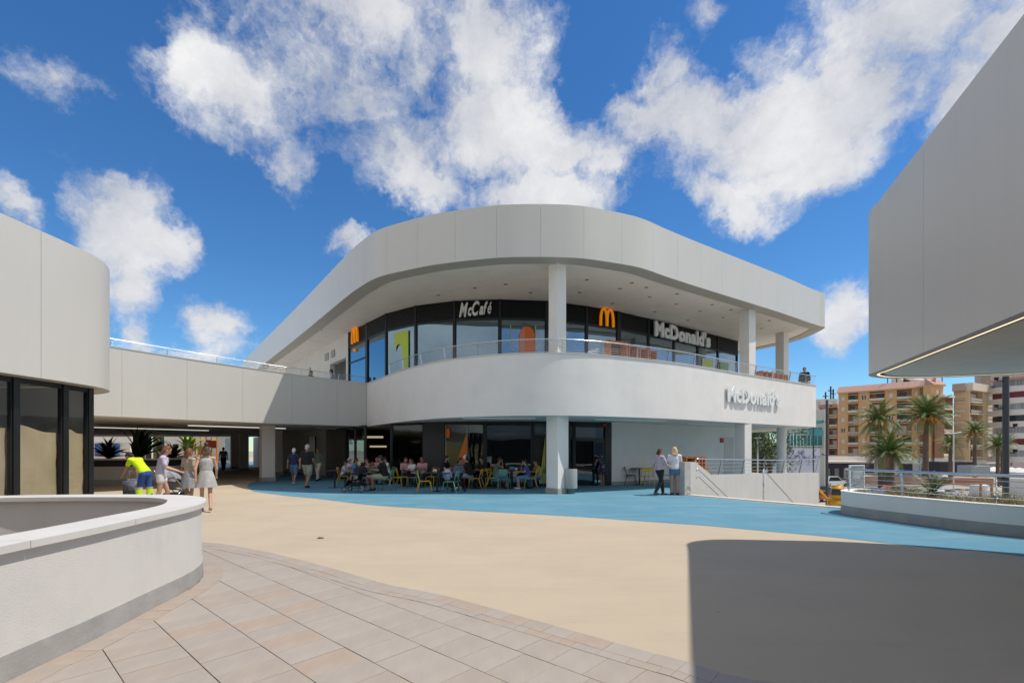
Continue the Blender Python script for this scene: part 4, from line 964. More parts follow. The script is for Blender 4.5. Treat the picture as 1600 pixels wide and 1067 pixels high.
    if top:
        bm = bmesh.new(); e_ = .016
        cone_between(bm, p['waist'] - (p['waist'] - p['pel']) * .75, p['waist'], .135*s*w + e_, .122*s*w + e_, 1.25, .92)
        cone_between(bm, p['waist'], p['chest'], .120*s*w + e_, .133*s*w + e_, 1.2, .88)
        cone_between(bm, p['shL'], p['shR'], .064*s + e_, .064*s + e_)
        cone_between(bm, p['chest'], p['neck'] - up*.06, .122*s*w + e_, .055*s + e_, 1.2, .88)
        if sleeve > 0:
            for sd in 'LR':
                a, e2, w2 = p['sh' + sd], p['el' + sd], p['wr' + sd]
                if sleeve <= 1: cone_between(bm, a, a.lerp(e2, sleeve), .054*s*w + e_, .050*s*w + e_)
                else: cone_between(bm, a, e2, .054*s*w + e_, .046*s + e_); cone_between(bm, e2, e2.lerp(w2, sleeve - 1), .046*s + e_, .034*s + e_)
        fuse('shirt', bm, top, root, .018)
    if bottom:
        bm = bmesh.new(); e_ = .014
        if bottomkind == 'dress':
            rings = []; n = 28; c0 = p['waist']; kn = (p['knL'] + p['knR']) / 2
            if pose == 'sit': c1_ = kn
            for i in range(9):
                t_ = i / 8; c = c0.lerp(Vector((kn.x, kn.y * (1 if pose == 'sit' else .6) + p['pel'].y * (0 if pose == 'sit' else .4), c0.z + (kn.z + .04 - c0.z) * (1 - hem * 3))), t_)
                r0 = (.135 + .12 * t_ ** .8) * s * w
                rings.append([bm.verts.new(c + Vector((math.cos(2*math.pi*k/n) * r0 * 1.15 * (1 + .07 * t_ * math.sin(k*2*math.pi/n*7 + 1)), math.sin(2*math.pi*k/n) * r0 * (1 + .07 * t_ * math.sin(k*2*math.pi/n*7)), 0))) for k in range(n)])
            for a_, b_ in zip(rings, rings[1:]):
                for k in range(n): bm.faces.new((a_[k], b_[k], b_[(k+1) % n], a_[(k+1) % n]))
            obj('skirt', bm, bottom, root, True)
        else:
            cone_between(bm, p['pel'], p['waist'] - (p['waist'] - p['pel'])*.5, .132*s*w + e_, .120*s*w + e_, 1.25, .92)
            for sd in 'LR':
                hp, k_, an = p['hip' + sd], p['kn' + sd], p['an' + sd]
                if bottomkind == 'trousers':
                    cone_between(bm, hp, k_, .092*s*w + e_, .062*s*w + e_); cone_between(bm, k_, k_.lerp(an, .92), .062*s*w + e_, .045*s + e_)
                elif bottomkind == 'shorts': cone_between(bm, hp, hp.lerp(k_, .80), .092*s*w + e_, .082*s*w + e_)
                elif bottomkind == 'hotpants': cone_between(bm, hp, hp.lerp(k_, .30), .092*s*w + e_, .09*s*w + e_)
            fuse(bottomkind if bottomkind != 'hotpants' else 'shorts', bm, bottom, root, .018)
    if shoe:
        for sd in 'LR':
            an = p['an' + sd]; bm = bmesh.new(); cone_between(bm, an + Vector((0, -.035*s, -.045)), an + Vector((0, .13*s, -.055)), .045*s, .035*s); obj('shoe', bm, shoe, root, True)
    bm = bmesh.new()
    hm = HAIRS[hair]
    cone_between(bm, hd + up*.02*s - fw*.018*s, hd + up*.055*s - fw*.012*s, hr*.98, hr*.96, .93, 1.04, fr=rt_)
    cone_between(bm, hd - up*.03*s - fw*.045*s, hd + up*.03*s - fw*.03*s, hr*.78, hr*.9, .98, .9, fr=rt_)
    if hairlen: 
        for q in (-.5, 0, .5): cone_between(bm, hd - fw*.06*s + rt_*q*hr, hd - fw*.085*s - up*hairlen*s + rt_*q*hr*1.2 , hr*.55, hr*.42, 1.2, .6, fr=rt_)
    if beard: cone_between(bm, hd - up*.075*s + fw*.035*s, hd - up*.095*s + fw*.055*s, hr*.62, hr*.4, 1, .9, fr=rt_)
    fuse('hair', bm, hm, root, .014)
    if cap:
        bm = bmesh.new(); cone_between(bm, hd + up*.05*s, hd + up*.075*s, hr*1.04, hr*.95, .93, 1.03, fr=rt_); cone_between(bm, hd + up*.05*s + fw*hr, hd + up*.045*s + fw*hr*1.6, hr*.5, hr*.45, 1.3, .12, fr=rt_); fuse('cap', bm, cap, root, .014)
    return root
def face(dx, dy): return math.atan2(-dx, dy)        # heading for a look direction

WHT = cloth('white', (.72, .72, .74)); BLK = cloth('black', (.012, .012, .014)); NVY = cloth('navy', (.02, .03, .09)); DEN = cloth('denim', (.10, .19, .34), var=.2); LIL = cloth('lilac', (.52, .50, .66))
GRYC = cloth('grey', (.27, .28, .31)); OLC = cloth('sage', (.14, .17, .12)); PINK = cloth('pink', (.55, .28, .30)); SILV = cloth('silver_grey', (.42, .42, .41), var=.2); HIV = cloth('neon_yellow', (.62, .85, .01)); WRK = cloth('work_blue', (.03, .08, .28))
KHA = cloth('beige', (.42, .36, .27)); LBL = cloth('light_blue', (.08, .26, .42)); GRNC = cloth('green', (.03, .14, .08)); RED = cloth('dark_red', (.2, .02, .02)); CREAM = cloth('cream', (.62, .58, .50))
CAMO = mat('cloth_camo', (.30, .33, .26), .9, var=.35, vscale=7, dirt=((.06, .08, .06), 9, .9)); FLOR = mat('cloth_floral', (.02, .018, .03), .9, var=.3, vscale=14, dirt=((.45, .35, .5), 11, .9)); MAUVE = mat('cloth_mauve_print', (.50, .40, .48), .9, var=.2, vscale=12, dirt=((.25, .15, .25), 14, .7))
SHB = mat('black_shoe', (.015, .015, .015), .5); SHW = mat('white_shoe', (.6, .6, .6), .6); SHT = mat('tan_sandal', (.3, .18, .1), .6)
# walkers on the left
def at(px, py):
    q = P(px, py, 0).xy
    if 571 < px < 852 and 745 < py:            # keep the cafe guests on the terrace side of the glass
        g_ = on_line(px, gl)[0]; lim = g_.length - .75
        if q.length > lim: q = q * (lim / q.length)
    return q
q = at(222, 786)
person(q, face(-1, .1), 'street cleaner bending forward in a neon yellow shirt and blue trousers', 'bend', 1.72, 1, HIV, WRK, 'dark', 0, 'trousers', .55, SHB)
for s_, (x_, z0_, z1_) in enumerate(((0, .36, .62),)):
    for sd in (-1, 1):
        bm = bmesh.new(); lathe(bm, [(.083, z0_ - .13), (.088, z0_ + .08)], 16); o = obj('reflective_band', bm, HIV); 
        o.parent = [e2 for e2 in C.objects if e2.name.startswith('person')][-1]; o.location = (sd*.10, -.0 if sd < 0 else -.15, .0)
        bm = bmesh.new(); lathe(bm, [(.089, z0_ + .081), (.09, z0_ + .13)], 16); o2 = obj('grey_band', bm, SILV, o.parent); o2.location = o.location
q = at(252, 797)
w1 = person(q, face(.75, .5), 'auburn haired woman in pale grey shirt and white shorts pushing the stroller', 'push', 1.72, 0, LIL, WHT, 'red', .16, 'hotpants', .7, SHT, wide=.95)
q = at(322, 799)
person(q, face(-.5, .75), 'woman in a short silver grey dress with hair bun beside the parapet', 'walk', 1.68, 0, None, SILV, 'brown', .10, 'dress', 0, SHT, wide=.88, hem=.06)
bm = bmesh.new(); wm = [o for o in C.objects if o.name.startswith('person')][-1]
pe = Vector((0, 0, 1.10)); cone_between(bm, pe, Vector((0, 0, 1.30)), .125, .135, 1.2, .86); fuse('dress_top', bm, SILV, wm, .018)
bm = bmesh.new(); ball(bm, (0, -.03, 1.76), .055); obj('hair_bun', bm, HAIRS['brown'], wm, True)
q = at(295, 792)
person(q, face(.3, .9), 'person in beige top and grey skirt between stroller and silver dress', 'stand', 1.62, 1, KHA, GRYC, 'red', .12, 'dress', .6, SHT, wide=.85)
q = P(349, 736, 0); person(q.xy, face(-.4, 1), 'distant man in a dark shirt walking away through the passage', 'walk', 1.78, 1, GRYC, NVY, 'dark', 0, 'trousers', .5, SHB, wide=1.1)
# strollers, bag
def stroller(loc, rz, label, hood, frame, wheelc, group=None, sc=1.):
    root = empty('stroller', (loc[0], loc[1], 0), rz, label, 'stroller', group); root.scale = (sc, sc, sc)
    FR = frame
    for x in (-.24, .24):
        bm = bmesh.new(); tube(bm, [(x, -.52, 1.02), (x, -.34, .86), (x, .30, .18)], .014, 6); obj('frame_bar', bm, FR, root, True)
        bm = bmesh.new(); tube(bm, [(x, .02, .50), (x, -.34, .16)], .014, 6); obj('frame_bar', bm, FR, root, True)
        for y, r_ in ((.34, .10), (-.38, .14)):
            wr = empty('wheel', (0, 0, 0)); wr.parent = root; wr.location = (x, y, r_)
            bm = bmesh.new(); tube(bm, [(0, (r_-.016)*math.cos(R(a)), (r_-.016)*math.sin(R(a))) for a in range(0, 361, 20)], .016, 6, False); obj('tyre', bm, BLACKP, wr, True)
            bm = bmesh.new(); tube(bm, [(0.004, (r_-.037)*math.cos(R(a)), (r_-.037)*math.sin(R(a))) for a in range(0, 361, 20)], .009, 5, False)
            for a in range(0, 180, 60): tube(bm, [(0, (r_-.037)*math.cos(R(a)), (r_-.037)*math.sin(R(a))), (0, -(r_-.037)*math.cos(R(a)), -(r_-.037)*math.sin(R(a)))], .006, 4)
            obj('rim', bm, wheelc, wr, True)
    bm = bmesh.new(); tube(bm, [(-.24, -.52, 1.02), (-.2, -.55, 1.04), (.2, -.55, 1.04), (.24, -.52, 1.02)], .016, 8); obj('handle', bm, BLACKP, root, True)
    bm = bmesh.new()
    prof = [(-.28, .86), (-.20, .50), (-.12, .44), (.20, .46), (.30, .30), (.36, .22)]
    L = [[bm.verts.new((x, y, z)) for (y, z) in prof] for x in (-.2, .2)]
    for k in range(len(prof) - 1): bm.faces.new((L[0][k], L[1][k], L[1][k+1], L[0][k+1]))
    ex = bmesh.ops.solidify(bm, geom=bm.faces[:], thickness=.05); obj('seat', bm, hood, root)
    bm = bmesh.new(); g = []
    for i in range(8):
        a = R(-10 + i * 18); g.append([bm.verts.new((.24 * math.cos(R(b)), -.14 + .34 * math.cos(a + 1.3) * (.35 + .65*math.sin(R(b))), .66 + .34 * math.sin(a + .9) * (.35 + .65*math.sin(R(b))))) for b in range(0, 181, 18)])
    for a_, b_ in zip(g, g[1:]):
        for k in range(10): bm.faces.new((a_[k], a_[k+1], b_[k+1], b_[k]))
    obj('hood', bm, hood, root, True)
    bm = bmesh.new(); box(bm, -.19, .19, -.30, .12, .22, .36); o = obj('basket', bm, BLK, root); md = o.modifiers.new('b', 'BEVEL'); md.width = .04; md.segments = 3
    return root
stroller(at(276, 788), face(.2, .95), 'grey stroller pushed by the woman in white shorts', GRYC, STEEL, STEEL)
def rounded_box(name, dims, m, parent=None, bev=.03):
    bm = bmesh.new(); x, y, z = dims; box(bm, -x/2, x/2, -y/2, y/2, 0, z); bmesh.ops.bevel(bm, geom=bm.edges[:], offset=bev, segments=3, affect='EDGES'); return obj(name, bm, m, parent, True)
bagp = at(206, 783)
bg_ = empty('rolling_bag', (bagp.x, bagp.y, 0), .4, 'dark patterned rolling bag in front of the bending street cleaner', 'bag')
o = rounded_box('bag_body', (.42, .30, .55), mat('patterned_fabric', (.08, .09, .12), .9, var=.5, vscale=20, dirt=((.4, .4, .42), 18, .8)), bg_, .07); o.location.z = .16
for x in (-.15, .15):
    bm = bmesh.new(); tube(bm, [(x - .02, 0, .07), (x + .02, 0, .07)], .07, 14); obj('wheel', bm, BLACKP, bg_)
bm = bmesh.new(); tube(bm, [(-.1, .12, .7), (-.1, .12, .95), (.1, .12, .95), (.1, .12, .7)], .012, 6); obj('handle', bm, STEEL, bg_, True)
# couple and others at the passage mouth
person(at(459, 757), face(-.1, 1), 'white haired person in a navy shirt and denim shorts walking away at the passage mouth', 'walk', 1.66, 1, NVY, DEN, 'white', 0, 'shorts', .6, SHW)
person(at(480, 763), face(.1, 1), 'grey haired man in black shirt and camouflage shorts at the passage mouth', 'walk', 1.80, 1, BLK, CAMO, 'grey', 0, 'shorts', .6, SHB, wide=1.12)
person(at(497, 751), face(-.2, -1), 'woman facing the camera in a green cardigan and cream trousers near the dark wall', 'walk', 1.66, 1, OLC, CREAM, 'red', .1, 'trousers', 1.9, SHB)
# entrance woman, group by the concrete block
person(at(941, 759), face(-.55, .5), 'woman in a dark floral dress stooping in front of the dark entrance', 'stand', 1.62, 1, FLOR, FLOR, 'dark', .12, 'dress', 0, SHT, wide=.95,
       J=dict(chest=(0, .10, 1.25), neck=(0, .18, 1.37), head=(0, .27, 1.48), shL=(-.17, .14, 1.33), shR=(.17, .14, 1.33), waist=(0, .02, 1.06), elL=(-.20, .24, 1.08), elR=(.20, .26, 1.08), wrL=(-.14, .38, .90), wrR=(.14, .4, .92)))
person(at(1054, 773), face(.15, 1), 'blonde woman in a white shirt and denim shorts beside the concrete block', 'stand', 1.68, 0, WHT, DEN, 'blond', .16, 'hotpants', .55, SHB, wide=.95, J=dict(wrR=(.20, .28, 1.12), elR=(.26, .08, 1.14), wrL=(-.22, .25, 1.12), elL=(-.26, .06, 1.14)))
person(at(1031, 774), face(.9, .3), 'person in a pale mauve print shirt and black trousers facing the blonde woman', 'walk', 1.64, 0, MAUVE, BLK, 'brown', .1, 'trousers', .7, SHB, J=dict(elR=(.22, .12, 1.14), wrR=(.18, .32, 1.08)))
# ------------------------------------------------------------------ terrace furniture
def make_chair(m, label):
    root = empty('bistro_chair', (0, 0, 0), 0, label, 'chair', 'metal chairs at the cafe tables')
    for sx_ in (-1, 1):
        bm = bmesh.new(); tube(bm, [(sx_*.19, .18, .44), (sx_*.20, .22, .40), (sx_*.215, .26, 0)], .013, 6); obj('leg', bm, m, root, True)
        bm = bmesh.new(); tube(bm, [(sx_*.20, -.17, .43), (sx_*.215, -.30, 0)], .013, 6); obj('leg', bm, m, root, True)
    bm = bmesh.new(); tube(bm, [(-.18, -.18, .42), (-.18, -.25, .74), (-.15, -.27, .82), (.15, -.27, .82), (.18, -.25, .74), (.18, -.18, .42)], .013, 6); bf = obj('back_frame', bm, m, root, True)
    bm = bmesh.new(); box(bm, -.20, .20, -.20, .20, .432, .437); bmesh.ops.bevel(bm, geom=[e2 for e2 in bm.edges if abs(e2.verts[0].co.z - e2.verts[1].co.z) > .003], offset=.03, segments=3, affect='EDGES'); 
    sf = obj('seat', bm, m, root)
    for k in range(6):
        bm = bmesh.new(); x = -.165 + .066 * k; box(bm, x - .026, x + .026, -.20, .20, .440, .450); obj('seat_slat', bm, m, sf)
    for z in (.66, .735, .80):
        bm = bmesh.new(); y = -.18 - (z - .42) * .22; tube(bm, [(-.17, y + .01, z), (0, y - .015, z), (.17, y + .01, z)], .004, 4)
        bm.free(); bm = bmesh.new(); box(bm, -.165, .165, y - .014, y - .006, z - .028, z + .028); obj('back_slat', bm, m, bf)
    return root
CH = {}
def chair(c, px, py, rz, label):
    m = dict(y=YEL, g=GRN, d=DGR)[c]; q = at(px, py)
    if c not in CH: CH[c] = make_chair(m, label); r = CH[c]; r.location = (q.x, q.y, .004); r.rotation_euler.z = rz; return r
    return copy_tree(CH[c], (q.x, q.y, .004), rz, label)
def table(px, py, r_, label, square=False, hgt=.74):
    q = at(px, py); root = empty('cafe_table', (q.x, q.y, .004), .3, label, 'table', 'dark cafe tables under the terrace')
    bm = bmesh.new()
    if square: box(bm, -r_, r_, -r_*.75, r_*.75, hgt - .025, hgt)
    else: lathe(bm, [(r_, hgt - .025), (r_, hgt)], 28)
    obj('table_top', bm, NAVY, root)
    bm = bmesh.new(); tube(bm, [(0, 0, .02), (0, 0, hgt - .026)], .035, 10); obj('pedestal', bm, NAVY, root)
    bm = bmesh.new(); box(bm, -.27, .27, -.035, .035, 0, .02); box(bm, -.035, .035, -.27, -.036, 0, .02); box(bm, -.035, .035, .036, .27, 0, .02); tag(obj('base', bm, NAVY, root), kind='stuff')
    return root
def tray(tx, label, dz=.744, m=None, kind='tray'):
    q = tx; bm = bmesh.new(); box(bm, -.2, .2, -.14, .14, 0, .012); o = obj('food_tray', bm, m or SIGNW); o.location = (q[0], q[1], dz + .005); tag(o, label, 'tray'); return o
# table group 1 (left, by the stroller)
table(523, 762, .36, 'dark table by the child in lilac, leftmost of the cafe tables')
chair('y', 537, 759, face(.9, .1), 'yellow chair under the child in lilac')
person(at(536, 759), face(.9, .15), 'child in a lilac top with dark straps sitting on the leftmost yellow chair', 'sit', 1.35, 0, LIL, BLK, 'brown', 0, 'shorts', .5, SHW, z=.06)
person(at(553, 757), face(1, -.1), 'dark haired person in light blue at the back of the leftmost group', 'sit', 1.6, 0, LBL, NVY, 'dark', .1, 'trousers', .6, SHB)
chair('y', 553, 757, face(1, -.1), 'yellow chair behind the black stroller')
person(at(563, 763), face(-.6, .6), 'blond haired child in white and navy leaning at the leftmost group', 'sit', 1.4, 0, NVY, KHA, 'blond', 0, 'shorts', .5, SHW, z=.05)
chair('g', 563, 764, face(-.6, .6), 'green chair under the blond child')
person(at(577, 757), face(-.7, -.5), 'woman in a plum top between the blond child and the man in black', 'sit', 1.6, 0, PINK, BLK, 'brown', .1, 'trousers', .5, SHB)
chair('d', 577, 757, face(-.7, -.5), 'dark chair under the woman in plum')
person(at(585, 761), face(-.8, .2), 'child in a green top in front of the man in black', 'sit', 1.35, 1, GRNC, KHA, 'red', 0, 'shorts', .5, SHB, z=.05)
person(at(600, 766), face(-.95, .05), 'big man in black shirt and pale shorts beside the black stroller', 'sit', 1.82, 1, BLK, KHA, 'dark', 0, 'shorts', .6, SHB, wide=1.15)
chair('g', 604, 766, face(-.95, .1), 'green chair under the big man in black')
stroller(at(555, 768), face(-.95, .15), 'black stroller with white rimmed wheels parked at the edge of the terrace shade', BLK, BLACKP, STEEL)
table(580, 757, .42, 'dark table in the middle of the leftmost group')
# group 2
chair('y', 618, 762, face(.9, .25), 'empty yellow chair facing right, behind the big man in black')
table(642, 758, .42, 'dark table carrying a white tray, in front of the glass', True)
t2 = at(640, 757); tray(t2, 'white food tray on the table before the olive window')
person(at(634, 754), face(.3, -1), 'person in a patterned shirt eating behind the table with the white tray', 'sit', 1.66, 0, PINK, NVY, 'brown', .05, 'trousers', .5, SHB)
chair('g', 634, 753, face(.3, -1), 'green chair under the eater in the patterned shirt')
chair('g', 647, 762, face(-.9, .2), 'green chair at the right side of the tray table')
person(at(661, 752), face(-.2, -1), 'bald person in a salmon shirt sitting before the charcoal panel', 'sit', 1.7, 1, PINK, NVY, 'red', 0, 'trousers', .4, SHB)
chair('g', 656, 752, face(0, -1), 'green chair under the person in salmon')
chair('y', 676, 758, face(-.4, -.9), 'amber chair standing between the salmon shirt and the bearded man')
# group 3 foreground
chair('y', 663, 770, face(.95, .25), 'bright yellow chair at the front edge of the shade, empty')
table(683, 768, .45, 'dark table beside the front yellow chair, at the edge of shade', True)
person(at(694, 760), face(.8, -.3), 'bearded man in a black shirt leaning on the front table', 'sit', 1.78, 0, BLK, NVY, 'dark', 0, 'trousers', .5, SHB, beard=True)
chair('d', 690, 760, face(.8, -.3), 'dark chair under the bearded man')
chair('g', 705, 771, face(-.95, .25), 'green chair at the front edge of the shade, turned to the front table')
stroller(at(712, 767), face(-.4, .9), 'stroller with a striped grey hood beside the front green chair', mat('striped_canvas', (.09, .11, .15), .9, var=.4, vscale=8, stretch=(.1, .1, 6)), BLACKP, BLACKP)
bg2 = at(699, 768); o = rounded_box('lilac_bag', (.36, .22, .40), LIL, None, .08); o.location = (bg2.x, bg2.y, .46); tag(o, 'soft lilac bag hanging on the back of the front green chair', 'bag')
person(at(733, 764), face(-.9, .2), 'seated man in black shirt, grey trousers and white cap', 'sit', 1.8, 0, BLK, GRYC, 'dark', 0, 'trousers', .6, SHW, cap=SHW, wide=1.1, J=dict(wrL=(-.05, .24, .86), wrR=(.05, .24, .92)))
chair('y', 744, 764, face(-.9, .2), 'yellow chair under the man with the white cap')
# group 4
person(at(776, 763), face(.95, .0), 'man in a sage shirt and light blue shorts with a hand at his chin', 'sit', 1.72, 1, OLC, LBL, 'dark', 0, 'shorts', .5, SHB, J=dict(elR=(.18, .26, .86), wrR=(.06, .24, 1.04)))
chair('y', 770, 763, face(.95, 0), 'yellow chair under the man in sage')
table(799, 762, .46, 'dark table with a small blue box, between two seated men', True)
chair('g', 788, 765, face(.2, 1), 'green chair pushed under the table of the man in sage')
bx = at(800, 762); o = rounded_box('napkin_box', (.24, .14, .15), mat('teal_box', (.16, .33, .36), .5), None, .02); o.location = (bx.x, bx.y, .749); tag(o, 'small blue grey box standing on the table of the man in sage', 'box')
person(at(824, 764), face(-.95, -.1), 'boy in a blue patterned shirt drinking from a red cup', 'sit', 1.6, 0, mat('cloth_blue_print', (.07, .09, .24), .9, var=.3, vscale=15, dirt=((.3, .35, .5), 12, .6)), LBL, 'dark', 0, 'shorts', .5, SHW, J=dict(elR=(.16, .26, .84), wrR=(.04, .24, 1.02)))
chair('y', 829, 764, face(-.95, 0), 'yellow chair under the boy in blue')
bm = bmesh.new(); lathe(bm, [(.03, 0), (.042, .12), (.044, .125)], 14); o = obj('paper_cup', bm, RED); qq = at(819, 764); o.location = (qq.x, qq.y - .0, 1.0); tag(o, 'red cup in the hand of the boy in blue', 'cup')
# further guests between the tables
person(at(546, 756), face(.3, -1), 'grey haired woman in a violet blouse at the back of the leftmost group', 'sit', 1.62, 0, LIL, NVY, 'grey', .05, 'trousers', .5, SHB)
chair('d', 546, 756, face(.3, -1), 'dark chair under the woman in the violet blouse')
person(at(592, 755), face(-.4, -1), 'person in a rose top looking down behind the man in black', 'sit', 1.66, 0, PINK, BLK, 'brown', .1, 'trousers', .4, SHB)
chair('y', 592, 755, face(-.4, -1), 'yellow chair under the person in the rose top')
person(at(606, 753), face(-.8, -.5), 'person in a pale shirt seated farthest back near the first glass post', 'sit', 1.66, 0, WHT, DEN, 'dark', 0, 'trousers', .5, SHB)
chair('g', 606, 753, face(-.8, -.5), 'green chair under the person in the pale shirt')
person(at(646, 753), face(-.7, -.8), 'person in a white top at the right of the tray table', 'sit', 1.6, 0, WHT, BLK, 'brown', .08, 'trousers', .5, SHB)
chair('y', 629, 761, face(.95, .1), 'yellow chair at the left side of the tray table')
person(at(717, 758), face(.6, -.7), 'dark haired woman in a charcoal top before the orange triangle', 'sit', 1.66, 0, GRYC, BLK, 'dark', .12, 'trousers', .5, SHB)
chair('d', 717, 758, face(.6, -.7), 'dark chair under the woman before the orange triangle')
person(at(755, 754), face(-.5, -.9), 'person in black seated by the glass right of the white cap', 'sit', 1.7, 1, BLK, NVY, 'dark', 0, 'trousers', .5, SHB)
chair('y', 757, 755, face(-.5, -.9), 'amber chair by the glass between two groups')
person(at(841, 757), face(-.9, -.3), 'small person in ochre at the glass left of the near column', 'sit', 1.55, 0, mat('cloth_ochre', (.45, .3, .05), .9), DEN, 'brown', .05, 'trousers', .5, SHB)
chair('g', 843, 757, face(-.9, -.3), 'green chair beside the ochre poster')
table(728, 762, .40, 'dark table between the bearded man and the white cap')
for k, (px_, py_, z_, m__, lb__) in enumerate(((583, 757, .745, WHT, 'white paper bag on the leftmost group table'), (576, 757, .745, PINK, 'pink paper cup on the leftmost group table'), (680, 768, .745, WHT, 'folded white napkin on the front table'), (806, 762, .745, WHT, 'white wrapper on the table of the man in sage'))):
    q = at(px_, py_); o = rounded_box('table_item', (.14, .10, .11), m__, None, .015); o.location = (q.x, q.y, z_ + .006); tag(o, lb__, 'food packaging')
# group 5 right of the entrance
chair('d', 985, 757, face(.9, -.1), 'dark green chair against the white wall, left of the small table')
table(999, 757, .40, 'small dark table against the white wall', False, .76)
chair('y', 1004, 759, face(-.2, 1), 'amber chair at the small table by the white wall, back to the viewer')
chair('y', 1015, 759, face(.3, 1), 'second amber chair at the small table, nearer the mauve shirt')
chair('g', 1040, 757, face(-.9, .3), 'chair half hidden behind the blonde woman')
# litter bin
q = at(892, 771); lbn = empty('litter_bin', (q.x, q.y, .004), .2, 'grey cylindrical litter bin on a short foot beside the near column', 'litter bin')
bm = bmesh.new(); lathe(bm, [(.175, .18), (.235, .20), (.235, .88), (.225, .905), (.205, .905), (.2, .5), (.02, .5)], 28); cyl_smooth(obj('drum', bm, mat('bin_grey_paint', (.36, .38, .38), .45, .2), lbn))
bm = bmesh.new(); lathe(bm, [(.15, 0), (.15, .178)], 24); cyl_smooth(obj('foot', bm, mat('bin_foot', (.10, .15, .15), .5), lbn))
# wooden planter cabinets and bench behind the railing
WOOD = mat('orange_wood', (.60, .20, .05), .6, var=.2, vscale=4, stretch=(1, 1, 8)); WOOD2 = mat('brown_wood', (.22, .12, .06), .6, var=.2, vscale=4)
def cabinet(px, Y, w, hgt, label, z=0., n=3, rz=.5):
    q = PY(px, Y); root = empty('wooden_cabinet', (q.x, q.y, z), rz, label, 'cabinet', 'orange wooden cabinets')
    bm = bmesh.new(); box(bm, -w/2, w/2, -.2, .2, 0, .05); obj('base', bm, WOOD2, root)
    for k in range(n + 1):
        x = -w/2 + (w - .04) * k / n; bm = bmesh.new(); box(bm, x, x + .04, -.2, .2, .051, hgt); obj('upright', bm, WOOD, root)
    for zz in (.4, .75, hgt - .03):
        if zz < hgt:
            bm = bmesh.new(); box(bm, -w/2 + .042, w/2 - .042, -.18, .19, zz - .03, zz - .001); obj('shelf', bm, WOOD2 if zz < hgt - .1 else WOOD, root)
    bm = bmesh.new(); box(bm, -w/2 + .042, w/2 - .042, .191, .199, .052, hgt - .035); obj('back_panel', bm, mat('dark_red_panel', (.13, .03, .02), .6), root)
    return root
cabinet(1074, 20.5, .55, 1.32, 'solid orange cabinet behind the blonde woman, against the white wall', 0, 1)
cabinet(1089, 20.7, .62, 1.32, 'open orange shelf unit to the right of the solid orange cabinet', 0, 3)
# bench
q = PY(1110, 20.6); bn = empty('slatted_bench', (q.x, q.y, .004), .5, 'small brown slatted seat behind the sloping steel railing', 'bench')
for k in range(5):
    bm = bmesh.new(); y = -.2 + .09*k; box(bm, -.45, .45, y, y + .07, .42, .445); obj('seat_slat', bm, WOOD2, bn)
for k in range(3):
    bm = bmesh.new(); z = .60 + .11*k; box(bm, -.45, .45, .27 + .02*k, .29 + .02*k, z, z + .08); obj('back_slat', bm, mat('light_wood', (.33, .24, .13), .6), bn)
for x in (-.38, .38):
    bm = bmesh.new(); tube(bm, [(x, -.2, 0), (x, -.17, .41), (x, .24, .41), (x, .33, .9)], .018, 6); obj('frame', bm, BLACKP, bn, True)
    bm = bmesh.new(); tube(bm, [(x, .24, .41), (x, .3, 0)], .018, 6); obj('leg', bm, BLACKP, bn, True)
# upper terrace: cabinets behind the railing, people
for i, (px, w_, lb_) in enumerate(((962, .9, 'orange cabinet on the upper terrace just right of the middle column'), (985, .5, 'narrow orange cabinet on the terrace under the M shaped emblem'), (1002, .5, 'narrow orange cabinet on the terrace, third from the middle column'), (1016, .45, 'narrow orange cabinet on the terrace, last before the white letters'))):
    cabinet(px, 19.9 + .035 * (px - 962), w_, 1.62, lb_, 4.452, 1, .5)
for i, (px, w_, lb_) in enumerate(((1194, .85, 'orange cabinet on the terrace between the two right hand columns'), (1205, .6, 'open orange shelf on the terrace, just left of the last column'), (1222, .45, 'orange shelf at the very end of the terrace railing'))):
    cabinet(px, 25.3 + .04 * (px - 1194), w_, 1.25, lb_, 4.452, 2, .5)
person(PY(1257, 26.9).xy, face(-.5, -.7), 'person in a black and white top at the right end of the upper terrace', 'stand', 1.72, 0, BLK, GRYC, 'dark', 0, 'trousers', 1.5, SHB, z=4.452)
person(PY(486, 27.5).xy, face(.7, -.2), 'person in black standing behind the bridge railing', 'stand', 1.62, 0, BLK, BLK, 'dark', 0, 'trousers', .5, SHB, z=4.452)
person(PY(518, 27.3).xy, face(-.9, -.2), 'person in a pale blue shirt behind the bridge railing, right of the pair', 'stand', 1.68, 1, LIL, GRYC, 'dark', 0, 'trousers', .5, SHB, z=4.452)
q = PY(484, 31); bm = bmesh.new(); tube(bm, [(q.x, q.y, 4.45), (q.x, q.y, 6.9)], .06, 8); tag(obj('terrace_post', bm, EDGE), 'slim grey post on the upper terrace behind the person in black', 'post')
# small litter mark on the beige floor
q = at(500, 841); bm = bmesh.new(); 
for k in range(3):
    a = k * 2.1; tube(bm, [(q.x - .05 + .03*k, q.y + .02*math.sin(a), .008 + .006*k), (q.x + .05*math.cos(a), q.y + .03*math.sin(a), .016), (q.x + .07, q.y - .01*k, .009 + .005*k)], [.006, .012, .005], 6)
o = obj('dry_leaf', bm, WOOD2); tag(o, 'small crumpled brown leaf lying on the beige floor', 'leaf')
